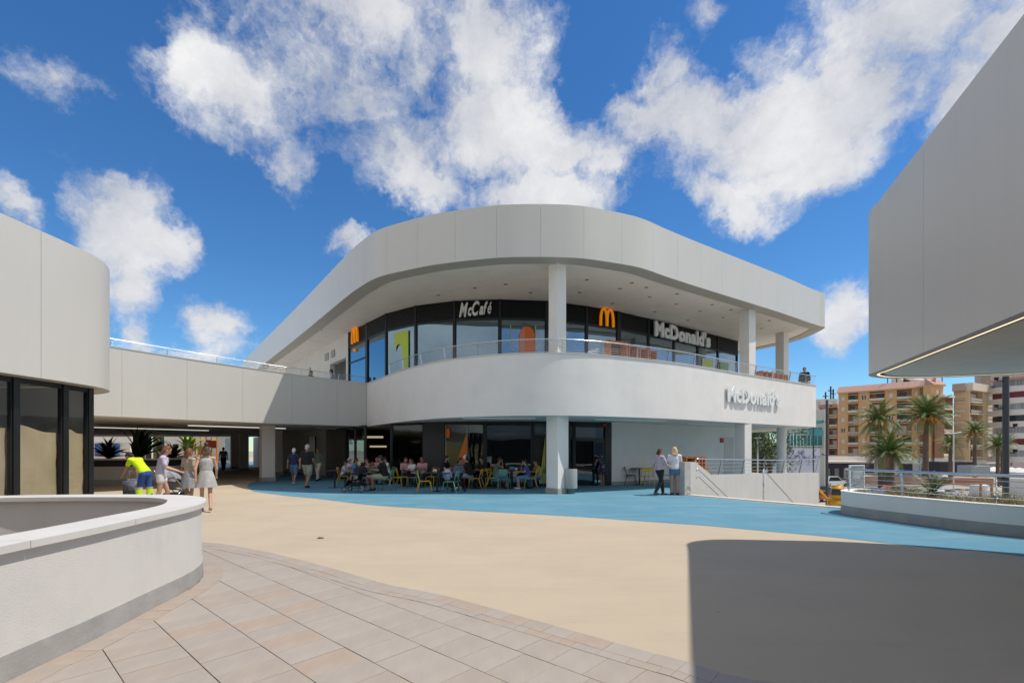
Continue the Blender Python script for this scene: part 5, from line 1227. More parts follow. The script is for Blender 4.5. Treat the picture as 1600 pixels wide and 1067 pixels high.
# ------------------------------------------------------------------ beyond the passage (left background)
fb = empty('far_white_building', (0, 0, 0), 0, 'low white building across the sunny court seen through the passage', 'building')
def farbox(name, px0, px1, Y0, Y1, z0, z1, m, parent, th=.3):
    bm = bmesh.new(); obox(bm, PY(px0, Y0), PY(px1, Y1), th, z0, z1); return obj(name, bm, m, parent)
farbox('wall', 250, 352, 66, 66, 0, 5.5, STUC, fb)
farbox('fascia', 240, 345, 63, 63, 3.3, 5.6, STUC, fb, .8)
farbox('door', 270, 277, 65.8, 65.8, 0, 2.4, DARK, fb, .1)
farbox('side_wall', 352, 372, 66, 58, 0, 5.5, STUC, fb)
farbox('side_window', 355, 364, 64.5, 61, 0.3, 3.2, GLASSU, fb, .5)
fb2 = empty('far_shop_building', (0, 0, 0), 0, 'far white shop front with a blue lit window at the left of the passage view', 'building')
farbox('wall', 60, 205, 62, 62, 0, 5.5, STUC, fb2)
farbox('fascia', 60, 210, 59, 59, 2.55, 5.5, STUC, fb2, .8)
farbox('window', 149, 186, 61.7, 61.7, .8, 2.45, mat('blue_shop_window', (.03, .10, .30), .3, var=.7, vscale=1.2), fb2, .2)
for k, (px, c) in enumerate(((158, (.5, .05, .1)), (165, (.6, .6, .65)), (173, (.1, .4, .5)))):
    farbox('display', px - 2, px + 2, 61.4, 61.4, 1.0, 1.35, mat('display_%s' % 'abc'[k], c, .5), fb2, .1)
# steel tower
tw_ = empty('lattice_tower', (0, 0, 0), 0, 'dark green steel lattice tower seen through the passage', 'tower')
TG = mat('tower_green', (.03, .04, .015), .6); TG2 = mat('tower_olive', (.14, .14, .06), .6)
for k, px in enumerate((212, 222, 232, 244, 252)):
    farbox('tower_leg', px - 2.6, px + 2.6, 54, 54, 0, 8, TG if k % 2 == 0 else TG2, tw_, .4)
for z in (1.2, 2.6, 4.0):
    for (x0, x1) in ((215, 229), (235, 249)):
        bm = bmesh.new(); a, b = PY(x0, 53.7), PY(x1, 53.7); tube(bm, [(a.x, a.y, z), (b.x, b.y, z + 1.2)], .06, 5); obj('brace', bm, TG2, tw_)
        bm = bmesh.new(); tube(bm, [(a.x, a.y + .1, z + 1.2), (b.x, b.y + .1, z)], .06, 5); obj('brace', bm, TG2, tw_)
# yellow play structure
ps = empty('play_structure', (0, 0, 0), 0, 'orange and yellow climbing frame in the sunny court beyond the passage', 'play structure')
ORM = mat('orange_play_metal', (.75, .28, .02), .5); 
random.seed(5)
for k in range(7):
    px = 288 + 8.5 * k; a = PY(px, 50); bm = bmesh.new(); tube(bm, [(a.x, a.y, 0), (a.x, a.y, 3.1 + .3*math.sin(k*2))], .07, 6); obj('pole', bm, YEL if k % 2 else ORM, ps)
for z in (1.15, 1.9, 2.6, 3.1):
    a, b = PY(288, 50), PY(339, 50); bm = bmesh.new(); tube(bm, [(a.x + (2 if z > 3 else 0), a.y - .1, z), (b.x, b.y - .1, z)], .06, 6); obj('rail', bm, ORM if z < 2 else YEL, ps)
for (px, z, c) in ((292, 2.1, (.5, .5, .55)), (300, 2.9, (.1, .2, .5)), (313, 1.5, (.55, .25, .03)), (326, 2.3, (.3, .02, .02)), (334, 2.2, (.25, .03, .02)), (305, .6, (.6, .25, .03)), (320, .7, (.45, .2, .02))):
    farbox('play_panel', px - 4, px + 4, 49.6, 49.6, z - .4, z + .35, mat('play_%d' % px, c, .5), ps, .06)
# planter with dark agaves inside the passage
pp = empty('passage_planter', (0, 0, 0), 0, 'long raised planter with a dark recessed band inside the passage', 'planter')
PLc = crom([Vector((-28, 20)), Vector((-22, 21.8)), Vector((-19.5, 22.3)), Vector((-17.4, 22.7)), Vector((-16.7, 23.2)), Vector((-16.6, 24.2)), Vector((-17.4, 26.5)), Vector((-19, 30))], .2)
bm = bmesh.new(); band(bm, PLc, 0, .3, .22, .83); cyl_smooth(obj('wall', bm, STUCR, pp))
bm = bmesh.new(); band(bm, PLc, -.02, .3, 0.001, .218); cyl_smooth(obj('plinth', bm, PLINTH, pp))
bm = bmesh.new(); band(bm, PLc, .12, .3, .832, 1.13); cyl_smooth(obj('dark_band', bm, ROOMD, pp))
bm = bmesh.new(); band(bm, PLc, .0, .5, 1.132, 1.2); cyl_smooth(obj('coping', bm, COPING, pp))
LEAFD = mat('agave_leaf', (.02, .035, .015), .5, var=.3)
def agave(loc, r_, label, m=LEAFD, n=26, cat='plant', group=None, upw=1.):
    root = empty('agave', loc, 0, label, cat, group); meshes = []
    for v in range(4):
        bm = bmesh.new(); L = r_ * random.uniform(.8, 1.1); rows = []
        for i in range(6):
            t = i / 5; wd = .07 * r_ * 2 * (1 - t) ** .7 * (1 if i else .5) + .002; x = L * t; z = L * (.55*t - .35*t*t) * upw
            rows.append([bm.verts.new((x, -wd, z + wd*.4)), bm.verts.new((x, 0, z)), bm.verts.new((x, wd, z + wd*.4))])
        for a, b in zip(rows, rows[1:]):
            for k in range(2): bm.faces.new((a[k], a[k+1], b[k+1], b[k]))
        me = bpy.data.meshes.new('leaf'); bm.to_mesh(me); bm.free(); me.materials.append(m); meshes.append(me)
    for k in range(n):
        o = bpy.data.objects.new('leaf', random.choice(meshes)); C.objects.link(o); o.parent = root
        o.rotation_euler = (random.uniform(-.2, .2), -random.uniform(-.1, 1.2), random.uniform(0, 6.28))
    return root
for (x, y, r_, lb_) in ((-18.3, 23.6, 1.5, 'large dark agave in the middle of the passage planter'), (-20.2, 24.2, 1.1, 'dark agave at the left of the passage planter'), (-17.6, 25.0, 1.0, 'smaller dark agave at the right end of the passage planter')):
    agave((x, y, 1.15), r_, lb_, n=34)
agave((-31.5, 47, 1.1), 2.0, 'bright yellow green plant beyond the dark agaves', mat('lime_leaf', (.22, .33, .03), .5, var=.2), 30, upw=1.6)
bm = bmesh.new(); lathe(bm, [(.7, 0), (.9, 1.1)], 18, (-31.5, 47, 0)); tag(obj('plant_pot', bm, STUC), 'pale round pot under the yellow green plant', 'pot')

# ------------------------------------------------------------------ town on the right, at street level
G0 = -5.0
def facade_tree(name, label): return empty(name, (0, 0, 0), 0, label, 'building')
OR1 = mat("ochre_wall", (.60, .36, .17), .85, var=.05, vscale=.4); OR2 = mat("tan_wall", (.62, .46, .29), .85, var=.05, vscale=.4); TILE = mat('terracotta_roof', (.46, .27, .21), .85, var=.15, vscale=2)
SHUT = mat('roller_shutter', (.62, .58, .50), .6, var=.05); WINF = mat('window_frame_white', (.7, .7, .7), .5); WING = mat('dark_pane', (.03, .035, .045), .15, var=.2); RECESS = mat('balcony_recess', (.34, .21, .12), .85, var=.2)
BALR = mat('balcony_rail', (.40, .36, .30), .6); CRM = mat('cream_wall', (.62, .55, .44), .85, var=.05, vscale=.4); BRK = mat('rust_wall', (.36, .18, .11), .85, var=.1, vscale=.5); WHB = mat('white_facade', (.68, .66, .63), .8, var=.05); MAR = mat('maroon_curtain', (.20, .04, .06), .8, var=.2, vscale=3, stretch=(6, 6, .2)); PNKW = mat('mauve_wall', (.42, .34, .34), .85, var=.04, vscale=.4)
random.seed(11)
def facade(root, a, b, z0, nfl, fh, bays, wall, core=6.0):
    """wall plane from a to b (outside is on the right of a->b) built of piers and spandrels round real openings.
    bays: list of (width weight, kind) kind: w window, s shuttered window, b balcony, . blank"""
    a = Vector(a[:2]); b = Vector(b[:2]); d = (b - a).normalized(); L = (b - a).length; n = Vector((d.y, -d.x))   # outward
    tot = sum(w for w, _ in bays); x = 0; z1 = z0 + nfl * fh
    def bx(name, s0, s1, y0, y1, zz0, zz1, m, par):
        bm = bmesh.new(); q = [a + d*s0 + n*y0, a + d*s1 + n*y0, a + d*s1 + n*y1, a + d*s0 + n*y1]; prism(bm, q, zz0, zz1); return obj(name, bm, m, par)
    bx('core', 0, L, -core, -1.3, z0, z1, wall, root)
    for w, kd in bays:
        W_ = w / tot * L
        if kd == '.': bx('wall', x, x + W_, -1.29, 0, z0, z1, wall, root); x += W_; continue
        m_ = W_ * (.5 - .5 * (.46 if kd in 'ws' else .90))
        bx('wall', x, x + m_, -1.29, 0, z0, z1, wall, root); bx('wall', x + W_ - m_, x + W_, -1.29, 0, z0, z1, wall, root)
        for f in range(nfl):
            zf = z0 + f * fh
            if kd in 'ws':
                bx('wall', x + m_ + .001, x + W_ - m_ - .001, -1.289, -.001, zf, zf + .95, wall, root); bx('wall', x + m_ + .001, x + W_ - m_ - .001, -1.289, -.001, zf + 2.2, zf + fh, wall, root)
                wf = bx('window', x + m_ + .002, x + W_ - m_ - .002, -.3, -.2, zf + .951, zf + 2.199, WINF, root)
                sh = random.random() < (.75 if kd == 's' else .3)
                if sh: bx('shutter', x + m_ + .08, x + W_ - m_ - .08, -.199, -.16, zf + 1.03, zf + 2.12, SHUT, wf)
                else:
                    for s_ in (0, 1): bx('pane', x + m_ + .1 + s_*(W_ - 2*m_)*.5, x + m_ + (W_ - 2*m_)*.45 + s_*(W_ - 2*m_)*.48, -.199, -.18, zf + 1.03, zf + 2.12, WING, wf)
            else:
                bx('balcony_slab', x + m_ + .001, x + W_ - m_ - .001, -1.289, .25, zf - .02, zf + .25, CRM if wall is not OR1 else OR1, root)
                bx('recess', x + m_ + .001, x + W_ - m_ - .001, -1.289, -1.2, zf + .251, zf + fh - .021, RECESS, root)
                c_ = random.random(); g0 = x + m_ + (W_ - 2*m_) * random.choice((.1, .4)); gd = bx('balcony_door', g0, g0 + (W_ - 2*m_)*.5, -1.199, -1.15, zf + .26, zf + 2.4, SHUT if c_ < .4 else WING, root)
                bx('balcony_rail', x + m_ + .002, x + W_ - m_ - .002, .12, .17, zf + .45, zf + 1.12, BALR if c_ < .6 else CRM, root)
                if random.random() < .25: bx('awning', x + m_ + .02, x + W_ - m_ - .02, -.3, .6, zf + 2.35, zf + 2.45, mat('awning_cream', (.6, .5, .35), .8), root)
        x += W_
    return bx, L
# B1 ochre block: left flank, then stepped front
b1 = facade_tree('ochre_apartment_block', 'long ochre apartment block with terracotta roof edge behind the two tall palms')
A = PY(1310, 139); B = PY(1342, 135.5); Cc = PY(1400, 129.5); Dd = PY(1436, 126); E1 = PY(1455, 121); E2 = PY(1474, 122.5)
zb = G0 + 4.6; nf = 6; fh = 3.02
for a, b, bays in ((A, B, [(1.2, 's'), (1.5, 'b')]), (B, Cc, [(1.3, 's'), (2.2, 'b'), (1.3, 's')]), (Cc, Dd, [(2.6, 'b'), (1, 's')]), (Dd, E1, [(1.6, 'b')]), (E1, E2, [(1, 's')])):
    if a is Dd: b = b + (a - b).normalized() * .9
    bx, L = facade(b1, a, b, zb, nf, fh, bays, OR1, 1.5 if a is Dd else (1.8 if a is E1 else 6.0))
    z1 = zb + nf * fh
    bx('roof_edge', -.05, L + .05, -1.5 if a in (Dd, E1) else -4, .5, z1 + .001, z1 + .3, OR2, b1)
    bm = bmesh.new(); a2, b2 = a.xy, b.xy; d = (b2 - a2).normalized(); n = Vector((d.y, -d.x)); v = [bm.verts.new((*(p + n*o_), z)) for p in (a2 - d*.3, b2 + d*.3) for (o_, z) in ((.7, z1 + .31), (-1.3, z1 + 2.1), (-1.3, z1 + .31))]
    bm.faces.new((v[0], v[3], v[4], v[1])); bm.faces.new((v[0], v[1], v[2])); bm.faces.new((v[3], v[5], v[4])); bm.faces.new((v[1], v[4], v[5], v[2])); bm.faces.new((v[0], v[2], v[5], v[3])); bmesh.ops.recalc_face_normals(bm, faces=bm.faces[:]); obj('tiled_roof', bm, TILE, b1)
    bx('ground_floor', 0.01, L - .01, -1.5 if a in (Dd, E1) else -5.9, -.2, G0, zb - .001, WHB, b1)
    for k in range(int(L // 4)):
        w_ = bx('shop_window', .8 + k*4, 3.4 + k*4, -.199, -.1, G0 + .3, G0 + 3.0, WING, b1)
# side wings with white balconies left and right of B2's corner
b1b = facade_tree('rust_apartment_wing', 'rust coloured wing with white balconies between the ochre block and the tan corner block')
bx, L = facade(b1b, PY(1473, 119), PY(1489, 122), zb, nf - 1, fh, [(1.5, 'b')], BRK, 1.6); bx('roof_edge', 0, L, -1.6, .4, zb + (nf-1)*fh, zb + (nf-1)*fh + .5, CRM, b1b); bx('ground_floor', .01, L, -1.6, -.1, G0, zb - .01, WHB, b1b)
b2 = facade_tree('tan_corner_block', 'tan corner apartment block with recessed balconies on both sides of its pillar')
zb2 = G0 + 3.9; nf2 = 6; fh2 = 2.95
B2_, C2_ = PY(1515, 121.5), PY(1571, 133); A2 = B2_ + Vector((-1.5, 2.7, 0))
for a, b, bays in ((A2, B2_, [(1, 'b')]), (B2_, C2_, [(1.7, 'b'), (.3, '.'), (1.4, 's'), (.2, '.'), (1.0, 'b')])):
    sd_ = a is A2
    if sd_: b = b + (a - b).normalized() * .8
    bx, L = facade(b2, a, b, zb2, nf2, fh2, bays, OR2, 1.5 if sd_ else 2.9); z1 = zb2 + nf2*fh2
    bx('cornice', -.1, L + .1, -1.5 if sd_ else -2.9, .7, z1 + .001, z1 + 1.9, CRM if not sd_ else mat('mauve_cornice', (.42, .33, .28), .8), b2)
    bx('ground_floor', 0.01, L - .01, -1.5 if sd_ else -2.9, -.2, G0, zb2 - .001, WHB, b2); bx('shop_front', .5, L - .5, -.199, -.1, G0 + .2, G0 + 3, WING, b2)
b3 = facade_tree('banded_balcony_building', 'white building with curved bands and maroon curtains at the right edge')
zz = G0 + 3.6
for f in range(7):
    a, b = PY(1574, 122).xy, PY(1640, 118).xy
    bm = bmesh.new(); c_ = (a + b)/2 ; pts = crom([a + Vector((0, 5)), a, a.lerp(b, .2) + Vector((0, -1.6)), a.lerp(b, .6) + Vector((0, -2.2)), b], .8); band(bm, pts, 0, 1, zz, zz + 1.35); cyl_smooth(obj('balcony_band', bm, WHB, b3))
    bm = bmesh.new(); band(bm, offs(pts, 1.2), 0, .3, zz + 1.351, zz + 2.9); obj('curtain' if f % 2 else 'window', bm, MAR if f in (1, 5) else (WING if f % 2 else mat('grey_shutter', (.35, .36, .4), .6, var=.4, vscale=1.2, stretch=(3, 3, .1))), b3); zz += 2.95
bm = bmesh.new(); band(bm, offs(pts, -.5), 0, 1.8, zz, zz + .5); obj('tiled_eave', bm, TILE, b3)
b4 = facade_tree('tall_mauve_building', 'tall plain mauve building rising behind at the right edge')
bx, L = facade(b4, PY(1533, 175), PY(1548, 172), G0, 11, 3.1, [(1, '.')], mat('brown_grey_wall', (.35, .29, .22), .85)); bx, L = facade(b4, PY(1548, 172), PY(1640, 172), G0, 11, 3.1, [(2, '.'), (.6, 'w'), (4, '.')], PNKW)
bm = bmesh.new(); c_ = PY(1560, 150); box(bm, c_.x - 5, c_.x + 6, c_.y - 3, c_.y + 4, 13, 16.5); bmesh.ops.bevel(bm, geom=[e2 for e2 in bm.edges if e2.verts[0].co.z > 16 and e2.verts[1].co.z > 16], offset=2, segments=4, affect='EDGES'); tag(obj('vaulted_rooftop', bm, CRM), 'rounded cream rooftop volume above the tan corner block', 'rooftop')
b0 = facade_tree('brown_balcony_block', 'brown block with long balconies left of the ochre block, behind the dark mast')
bx, L = facade(b0, PY(1281, 150), PY(1309, 147), G0 + 4, 5, 3.1, [(1.2, 'b'), (1.2, 'b')], BRK); bx('ground_floor', 0, L, -5, -.1, G0, G0 + 3.99, WHB, b0)
bm = bmesh.new(); bx('tiled_roof', -.3, L, -3, .8, G0 + 4 + 15.5, G0 + 4 + 16.6, TILE, b0)
bw = facade_tree('white_block_with_aerials', 'white block with roof aerials in the gap beyond the terrace end')
bx, L = facade(bw, PY(1262, 170), PY(1309, 168), G0, 8, 3.05, [(1, '.'), (1, 'w'), (1, '.'), (1, 'w')], WHB)
for k, px in enumerate((1298, 1302, 1290)):
    q = PY(px, 170); bm = bmesh.new(); tube(bm, [(q.x, q.y, G0 + 24), (q.x, q.y, G0 + 29 - k)], .25, 5); tube(bm, [(q.x - 1, q.y, G0 + 27.5 - k), (q.x + 1, q.y, G0 + 27.5 - k)], .2, 4); tag(obj('roof_aerial', bm, DARK), ('tallest aerial on the white block', 'middle aerial on the white block', 'leftmost aerial on the white block')[k], 'aerial', 'aerials on the far roofs')
# rooftop plant on B1
for k, (px, w_) in enumerate(((1405, 3), (1413, 2.4), (1424, 5))):
    q = PY(px, 134); o = rounded_box('rooftop_unit', (w_, 2, 1.9), WHB, None, .1); o.location = (q.x, q.y, zb + nf*fh + 2.2); tag(o, ('leftmost white unit on the ochre roof', 'middle white unit on the ochre roof', 'wide white unit on the ochre roof')[k], 'roof unit', 'units on the roof of the ochre block')
for k, px in enumerate((1387, 1401, 1472)):
    q = PY(px, 132); bm = bmesh.new(); tube(bm, [(q.x, q.y, zb + nf*fh + 1), (q.x, q.y, zb + nf*fh + 5.5)], .12, 5); tag(obj('roof_mast', bm, DARK), ('thin mast on the left part of the ochre roof', 'mast next to the white roof units', 'mast on the right part of the ochre roof')[k], 'mast', 'masts on the ochre roof')
# teal glass pavilion and graffiti wall seen under the terrace
tp_ = empty('teal_glass_pavilion', (0, 0, 0), 0, 'teal glass fronted building seen under the terrace corner', 'building')
TEAL = mat('teal_glass', (.03, .20, .22), .12, var=.25, vscale=.25, spec=.8); PALE = mat('pale_wall_cream', (.6, .58, .48), .8)
a, b = PY(1224, 74).xy, PY(1288, 72).xy; d = (b - a).normalized()
for k in range(12):
    bm = bmesh.new(); obox(bm, a + d*((b-a).length*k/12 + .03), a + d*((b-a).length*(k+1)/12 - .03), .2, ZY(701, 73), ZY(668, 73)); obj('glass_panel', bm, TEAL, tp_)
for py in (698, 680, 675, 701):
    bm = bmesh.new(); obox(bm, a, b, .3, ZY(py, 73), ZY(py, 73) + .18); obj('floor_line', bm, PALE, tp_)
bm = bmesh.new(); obox(bm, PY(1262, 70), PY(1285.5, 70), .3, ZY(681, 70), ZY(671, 70)); obox(bm, PY(1262, 70.05), PY(1285, 70.05), .3, ZY(662, 70), ZY(657, 70)); tag(obj('projecting_glass_box', bm, TEAL, tp_), kind='stuff')
bm = bmesh.new(); obox(bm, PY(1278, 73), PY(1284, 73), 3, G0, ZY(640, 73)); obj('end_wall', bm, PALE, tp_)
gw = empty('graffiti_wall', (0, 0, 0), 0, 'white wall covered in blue line drawings below the teal glass', 'wall')
bm = bmesh.new(); a, b = PY(1170, 68), PY(1280, 68); obox(bm, a, b, .3, G0, ZY(701, 68)); obj('wall', bm, mat('graffiti_white', (.58, .60, .70), .8, var=.05), gw)
GB = mat('drawing_ink', (.06, .06, .2), .8)
random.seed(3)
for k in range(46):
    px = random.uniform(1186, 1276); py = random.uniform(703, 722); q = PY(px, 67.83); z = ZY(py, 67.83); bm = bmesh.new(); pts = [(q.x, q.y, z)]
    for j in range(4): pts.append((pts[-1][0] + random.uniform(-.5, .5), q.y, pts[-1][2] + random.uniform(-.4, .4)))
    tube(bm, pts, .022, 4); obj('drawn_line', bm, GB, gw)
bm = bmesh.new(); obox(bm, PY(1172, 63), PY(1186, 63), .4, G0, ZY(668, 63)); tag(obj('brown_slatted_hut', bm, mat('brown_slats', (.25, .17, .11), .8, var=.4, vscale=1, stretch=(8, 8, .1))), 'brown slatted hut left of the graffiti wall', 'hut')
# ------------------------------------------------------------------ trees
LEAF = mat('palm_leaf', (.085, .14, .03), .5, var=.5, vscale=.6); LEAFDRY = mat('palm_leaf_dry', (.26, .22, .12), .7, var=.3, vscale=.6); DATES = mat('date_clusters', (.60, .24, .03), .7, var=.3, vscale=4); BARK = mat('palm_bark', (.13, .09, .065), .95, var=.3, vscale=2, bump=1, bscale=8)
def frond_mesh(L, droop, m, wdt=.5, seed=0, n=20):
    rd = random.Random(seed); bm = bmesh.new(); prev = None
    pts = []
    for i in range(n + 1):
        t = i / n; pts.append(Vector((L * (t - .18 * droop * t * t), 0, L * (.32 * t - droop * .72 * t * t))))
    tube(bm, [pts[i] for i in range(0, n + 1, 4)] , [.05 * L/3 * (1 - .8 * i / n) for i in range(0, n + 1, 4)], 4)
    for i in range(3, n + 1):
        t = i / n; wl_ = L * .19 * wdt * 2 * (math.sin(math.pi * min(1, t * .9 + .12)) ** .6)
        for s in (-1, 1):
            p = pts[i]; tdir_ = (pts[i] - pts[i-1]).normalized(); a = rd.uniform(.5, .8)
            tip = p + tdir_ * wl_ * a + Vector((0, s * wl_ * .8, -wl_ * rd.uniform(.15, .55))); w2 = tdir_ * (.045 * L / 3 + .012)
            v = [bm.verts.new(p - w2), bm.verts.new(p + w2), bm.verts.new(tip)]; bm.faces.new(v if s > 0 else v[::-1])
    me = bpy.data.meshes.new('frond'); bm.to_mesh(me); bm.free(); me.materials.append(m); return me
LEAFY_ = mat('palm_leaf_yellow', (.20, .21, .05), .5, var=.3, vscale=.6); FR_G = [frond_mesh(3.6, d, m_, .42, i) for i, (d, m_) in enumerate(((.5, LEAF), (.8, LEAF), (1.1, LEAFY_), (.65, LEAF)))]; FR_D = [frond_mesh(3.2, d, LEAFDRY, .45, 9 + i) for i, d in enumerate((1.3, 1.6))]
def palm(px, Y, z0, ztop, rad, label, n=52, dates=True, trunk_r=.32, dry=.3, group='palms along the street', lean=0., seed=1, drop=1.):
    rd = random.Random(seed); q = PY(px, Y); root = empty('palm_tree', (q.x, q.y, z0), 0, label, 'palm', group); h = ztop - z0
    bm = bmesh.new(); pts = []; rs = []
    for i in range(14):
        t = i / 13; pts.append((lean * t * t, 0, h * t)); rs.append(trunk_r * (1.25 - .4 * t if t < .85 else 1.0 + (t - .85) * 2.6) * (1 + .05 * (i % 2)))
    tube(bm, pts, rs, 12); obj('trunk', bm, BARK, root)
    for k in range(n):
        u = k / n; dr = rd.random() < dry and u > .55
        o = bpy.data.objects.new('frond', rd.choice(FR_D if dr else FR_G)); C.objects.link(o); o.parent = root
        o.location = (lean, 0, h); s = rad / 3.3 * rd.uniform(.85, 1.1); o.scale = (s, s, s)
        pitch = R(78 - 118 * u * drop + rd.uniform(-9, 9)); o.rotation_euler = Matrix.Rotation(rd.uniform(0, 6.283), 3, 'Z').to_euler()
        o.rotation_euler = (Matrix.Rotation(k * 2.39996 + rd.uniform(-.2, .2), 3, 'Z') @ Matrix.Rotation(-pitch, 3, 'Y') @ Matrix.Rotation(rd.uniform(-.3, .3), 3, 'X')).to_euler()
    if dates:
        for k in range(7):
            a = k * .9; bm = bmesh.new()
            for j in range(16):
                c = Vector((math.cos(a) * rad*.22 + rd.gauss(0, .13*rad/3), math.sin(a) * rad*.22 + rd.gauss(0, .13*rad/3), h - rad*.13 + rd.gauss(0, .18*rad/3)))
                ball(bm, c + Vector((lean, 0, 0)), .13 * rad / 3, 5)
            tag(obj('date_cluster', bm, DATES, root), kind='stuff')
    return root
palm(1376, 80, G0, ZY(657, 80), 4.1, 'tall date palm left of centre in front of the ochre block', 60, seed=2, trunk_r=.30, lean=-.2)
palm(1446, 88, G0, ZY(650, 88), 5.0, 'tallest date palm with orange date clusters before the ochre block', 66, seed=3, trunk_r=.40, lean=.2)
palm(1391, 76, G0, ZY(708, 76), 4.3, 'broad shaggy low palm at the foot of the left date palm', 60, dates=False, seed=4, dry=.6, trunk_r=.5)
palm(1379, 79.5, G0, ZY(712, 79), 3.6, 'second shaggy low palm overlapping the broad one', 40, dates=False, seed=14, dry=.7, trunk_r=.5)
palm(1523, 96, G0, ZY(675, 96), 3.2, 'slim palm in front of the tan corner block', 46, seed=5, trunk_r=.28)
palm(1485, 92, G0, ZY(695, 92), 2.8, 'short palm between the tallest palm and the corner block', 40, dates=False, seed=6, trunk_r=.3)
palm(1559, 88, G0, ZY(696, 88), 2.7, 'left one of the twin palms near the dark mast', 40, dates=False, seed=7, trunk_r=.26)
palm(1567, 90, G0, ZY(694, 90), 2.9, 'right one of the twin palms, behind the dark mast', 40, dates=False, seed=8, trunk_r=.32)
palm(1457, 11.0, .48, ZY(774, 11.0), .62, 'young palm growing low behind the planter railing', 26, dates=False, seed=9, trunk_r=.07, dry=.0, drop=.75)
# leafy trees under the terrace corner
LT = mat('tree_leaf', (.035, .085, .02), .6, var=.4, vscale=1.2); TRK = mat('tree_bark', (.10, .07, .05), .9)
def leafy(px, Y, z0, ztop, r_, label, seed, m=LT):
    rd = random.Random(seed); q = PY(px, Y); root = empty('tree', (q.x, q.y, z0), 0, label, 'tree', 'green trees under the terrace corner'); h = ztop - z0
    bm = bmesh.new(); tube(bm, [(0, 0, 0), (.1, 0, h*.4), (0, .1, h*.8)], [.25, .2, .08], 8)
    for k in range(5): a = k * 1.3; tube(bm, [(0, 0, h*.4), (math.cos(a)*r_*.4, math.sin(a)*r_*.4, h*.6), (math.cos(a)*r_*.7, math.sin(a)*r_*.7, h*.8)], [.1, .07, .03], 5)
    tag(obj('trunk', bm, TRK, root), kind='stuff')
    cl = [(Vector((rd.gauss(0, r_*.42), rd.gauss(0, r_*.42), h*.72 + rd.gauss(0, h*.14))), r_ * rd.uniform(.22, .42)) for _ in range(22)]
    bm = bmesh.new()
    for c, cr_ in cl:
        for k in range(110):
            d = Vector((rd.gauss(0, 1), rd.gauss(0, 1), rd.gauss(0, 1))).normalized(); p = c + d * cr_ * rd.uniform(.55, 1.05); u = d.orthogonal().normalized(); u.rotate(Matrix.Rotation(rd.uniform(0, 6.28), 3, d)); v = (d.cross(u) + d * rd.uniform(-.5, .5)).normalized(); s = rd.uniform(.10, .2)
            bm.faces.new([bm.verts.new(p + u*s), bm.verts.new(p + v*s*.5), bm.verts.new(p - u*s), bm.verts.new(p - v*s*.5)])
    tag(obj('crown', bm, m, root), kind='stuff'); return root
leafy(1180, 60, G0, ZY(655, 60), 3.2, 'dark green tree above the brown hut', 1); leafy(1202, 58, G0, ZY(650, 58), 3.6, 'pale leafed tree left of the round column', 2, mat('tree_leaf_pale', (.12, .17, .08), .6, var=.4, vscale=1.2)); leafy(1190, 62, G0, ZY(680, 62), 2.6, 'low dark tree over the graffiti wall', 3)
bm = bmesh.new(); rd = random.Random(4)
for k in range(1400):
    px = rd.uniform(1184, 1216); py = rd.uniform(692, 701); p = PY(px, 66.5 + rd.uniform(-.5, .5)); p.z = ZY(py, 66.5); s = .16; u = Vector((rd.gauss(0, 1), rd.gauss(0, 1), rd.gauss(0, 1))).normalized(); v = u.orthogonal().normalized(); bm.faces.new([bm.verts.new(p + u*s), bm.verts.new(p + v*s), bm.verts.new(p - u*s)])
tag(obj('hedge', bm, LT), 'dark hedge along the top of the graffiti wall', 'hedge', kind='stuff')
# ------------------------------------------------------------------ masts, street things
def mast(px, Y, z0, z1, r_, label, heads, seed=0, arm=0):
    q = PY(px, Y); root = empty('lamp_mast', (q.x, q.y, z0), 0, label, 'lamp mast', 'lamp masts at the right')
    bm = bmesh.new(); lathe(bm, [(r_*1.15, 0), (r_, 1), (r_, z1 - z0)], 14); cyl_smooth(obj('pole', bm, mat('mast_grey', (.05, .055, .06), .5), root))
    for (zf, s) in heads:
        z = (z1 - z0) * zf; bm = bmesh.new(); tube(bm, [(0, 0, z), (s * r_*3.2, 0, z), (s*r_*3.2, 0, z + r_*.5)], r_*.25, 5); lathe(bm, [(r_*.55, -.0), (r_*.8, r_*1.1)], 10, (s*r_*3.6, 0, z + r_*.3)); tag(obj('spotlight', bm, BLACKP, root), kind='stuff')
    return root
mast(1292, 53, G0, ZY(625, 53), .13, 'slim dark mast with small spotlights beyond the end of the cream wall', ((.94, 1), (.80, -1), (.62, 1), (.5, -1)))
mast(1571.5, 17.5, -1.5, ZY(588, 17.5), .095, 'thick dark mast with black spotlights rising behind the planter at the right edge', ((.97, -1), (.80, -1), (.68, 1), (.52, 1), (.36, -1)))
mast(1271, 60, G0, ZY(668, 60), .08, 'thin grey street lamp by the teal glass', ((.7, 1),))
q = PY(1490, 76); bm = bmesh.new(); tube(bm, [(q.x, q.y, G0), (q.x, q.y, ZY(677, 76)), (q.x - 1.2, q.y, ZY(676, 76) + .1)], .09, 6); tube(bm, [(q.x, q.y, ZY(677, 76)), (q.x + 1.2, q.y, ZY(676, 76) + .1)], .08, 6); tag(obj('street_lamp', bm, mat('lamp_white', (.6, .6, .6), .4)), 'pale street lamp with two short arms before the short palm', 'street lamp')
q = PY(1184, 57); bm = bmesh.new(); tube(bm, [(q.x, q.y, G0), (q.x, q.y, ZY(686, 57))], .09, 6); lathe(bm, [(.1, 0), (.45, .12), (.3, .2)], 10, (q.x, q.y, ZY(686, 57))); tag(obj('street_lamp', bm, MATS['lamp_white']), 'white street lamp beside the brown hut', 'street lamp')
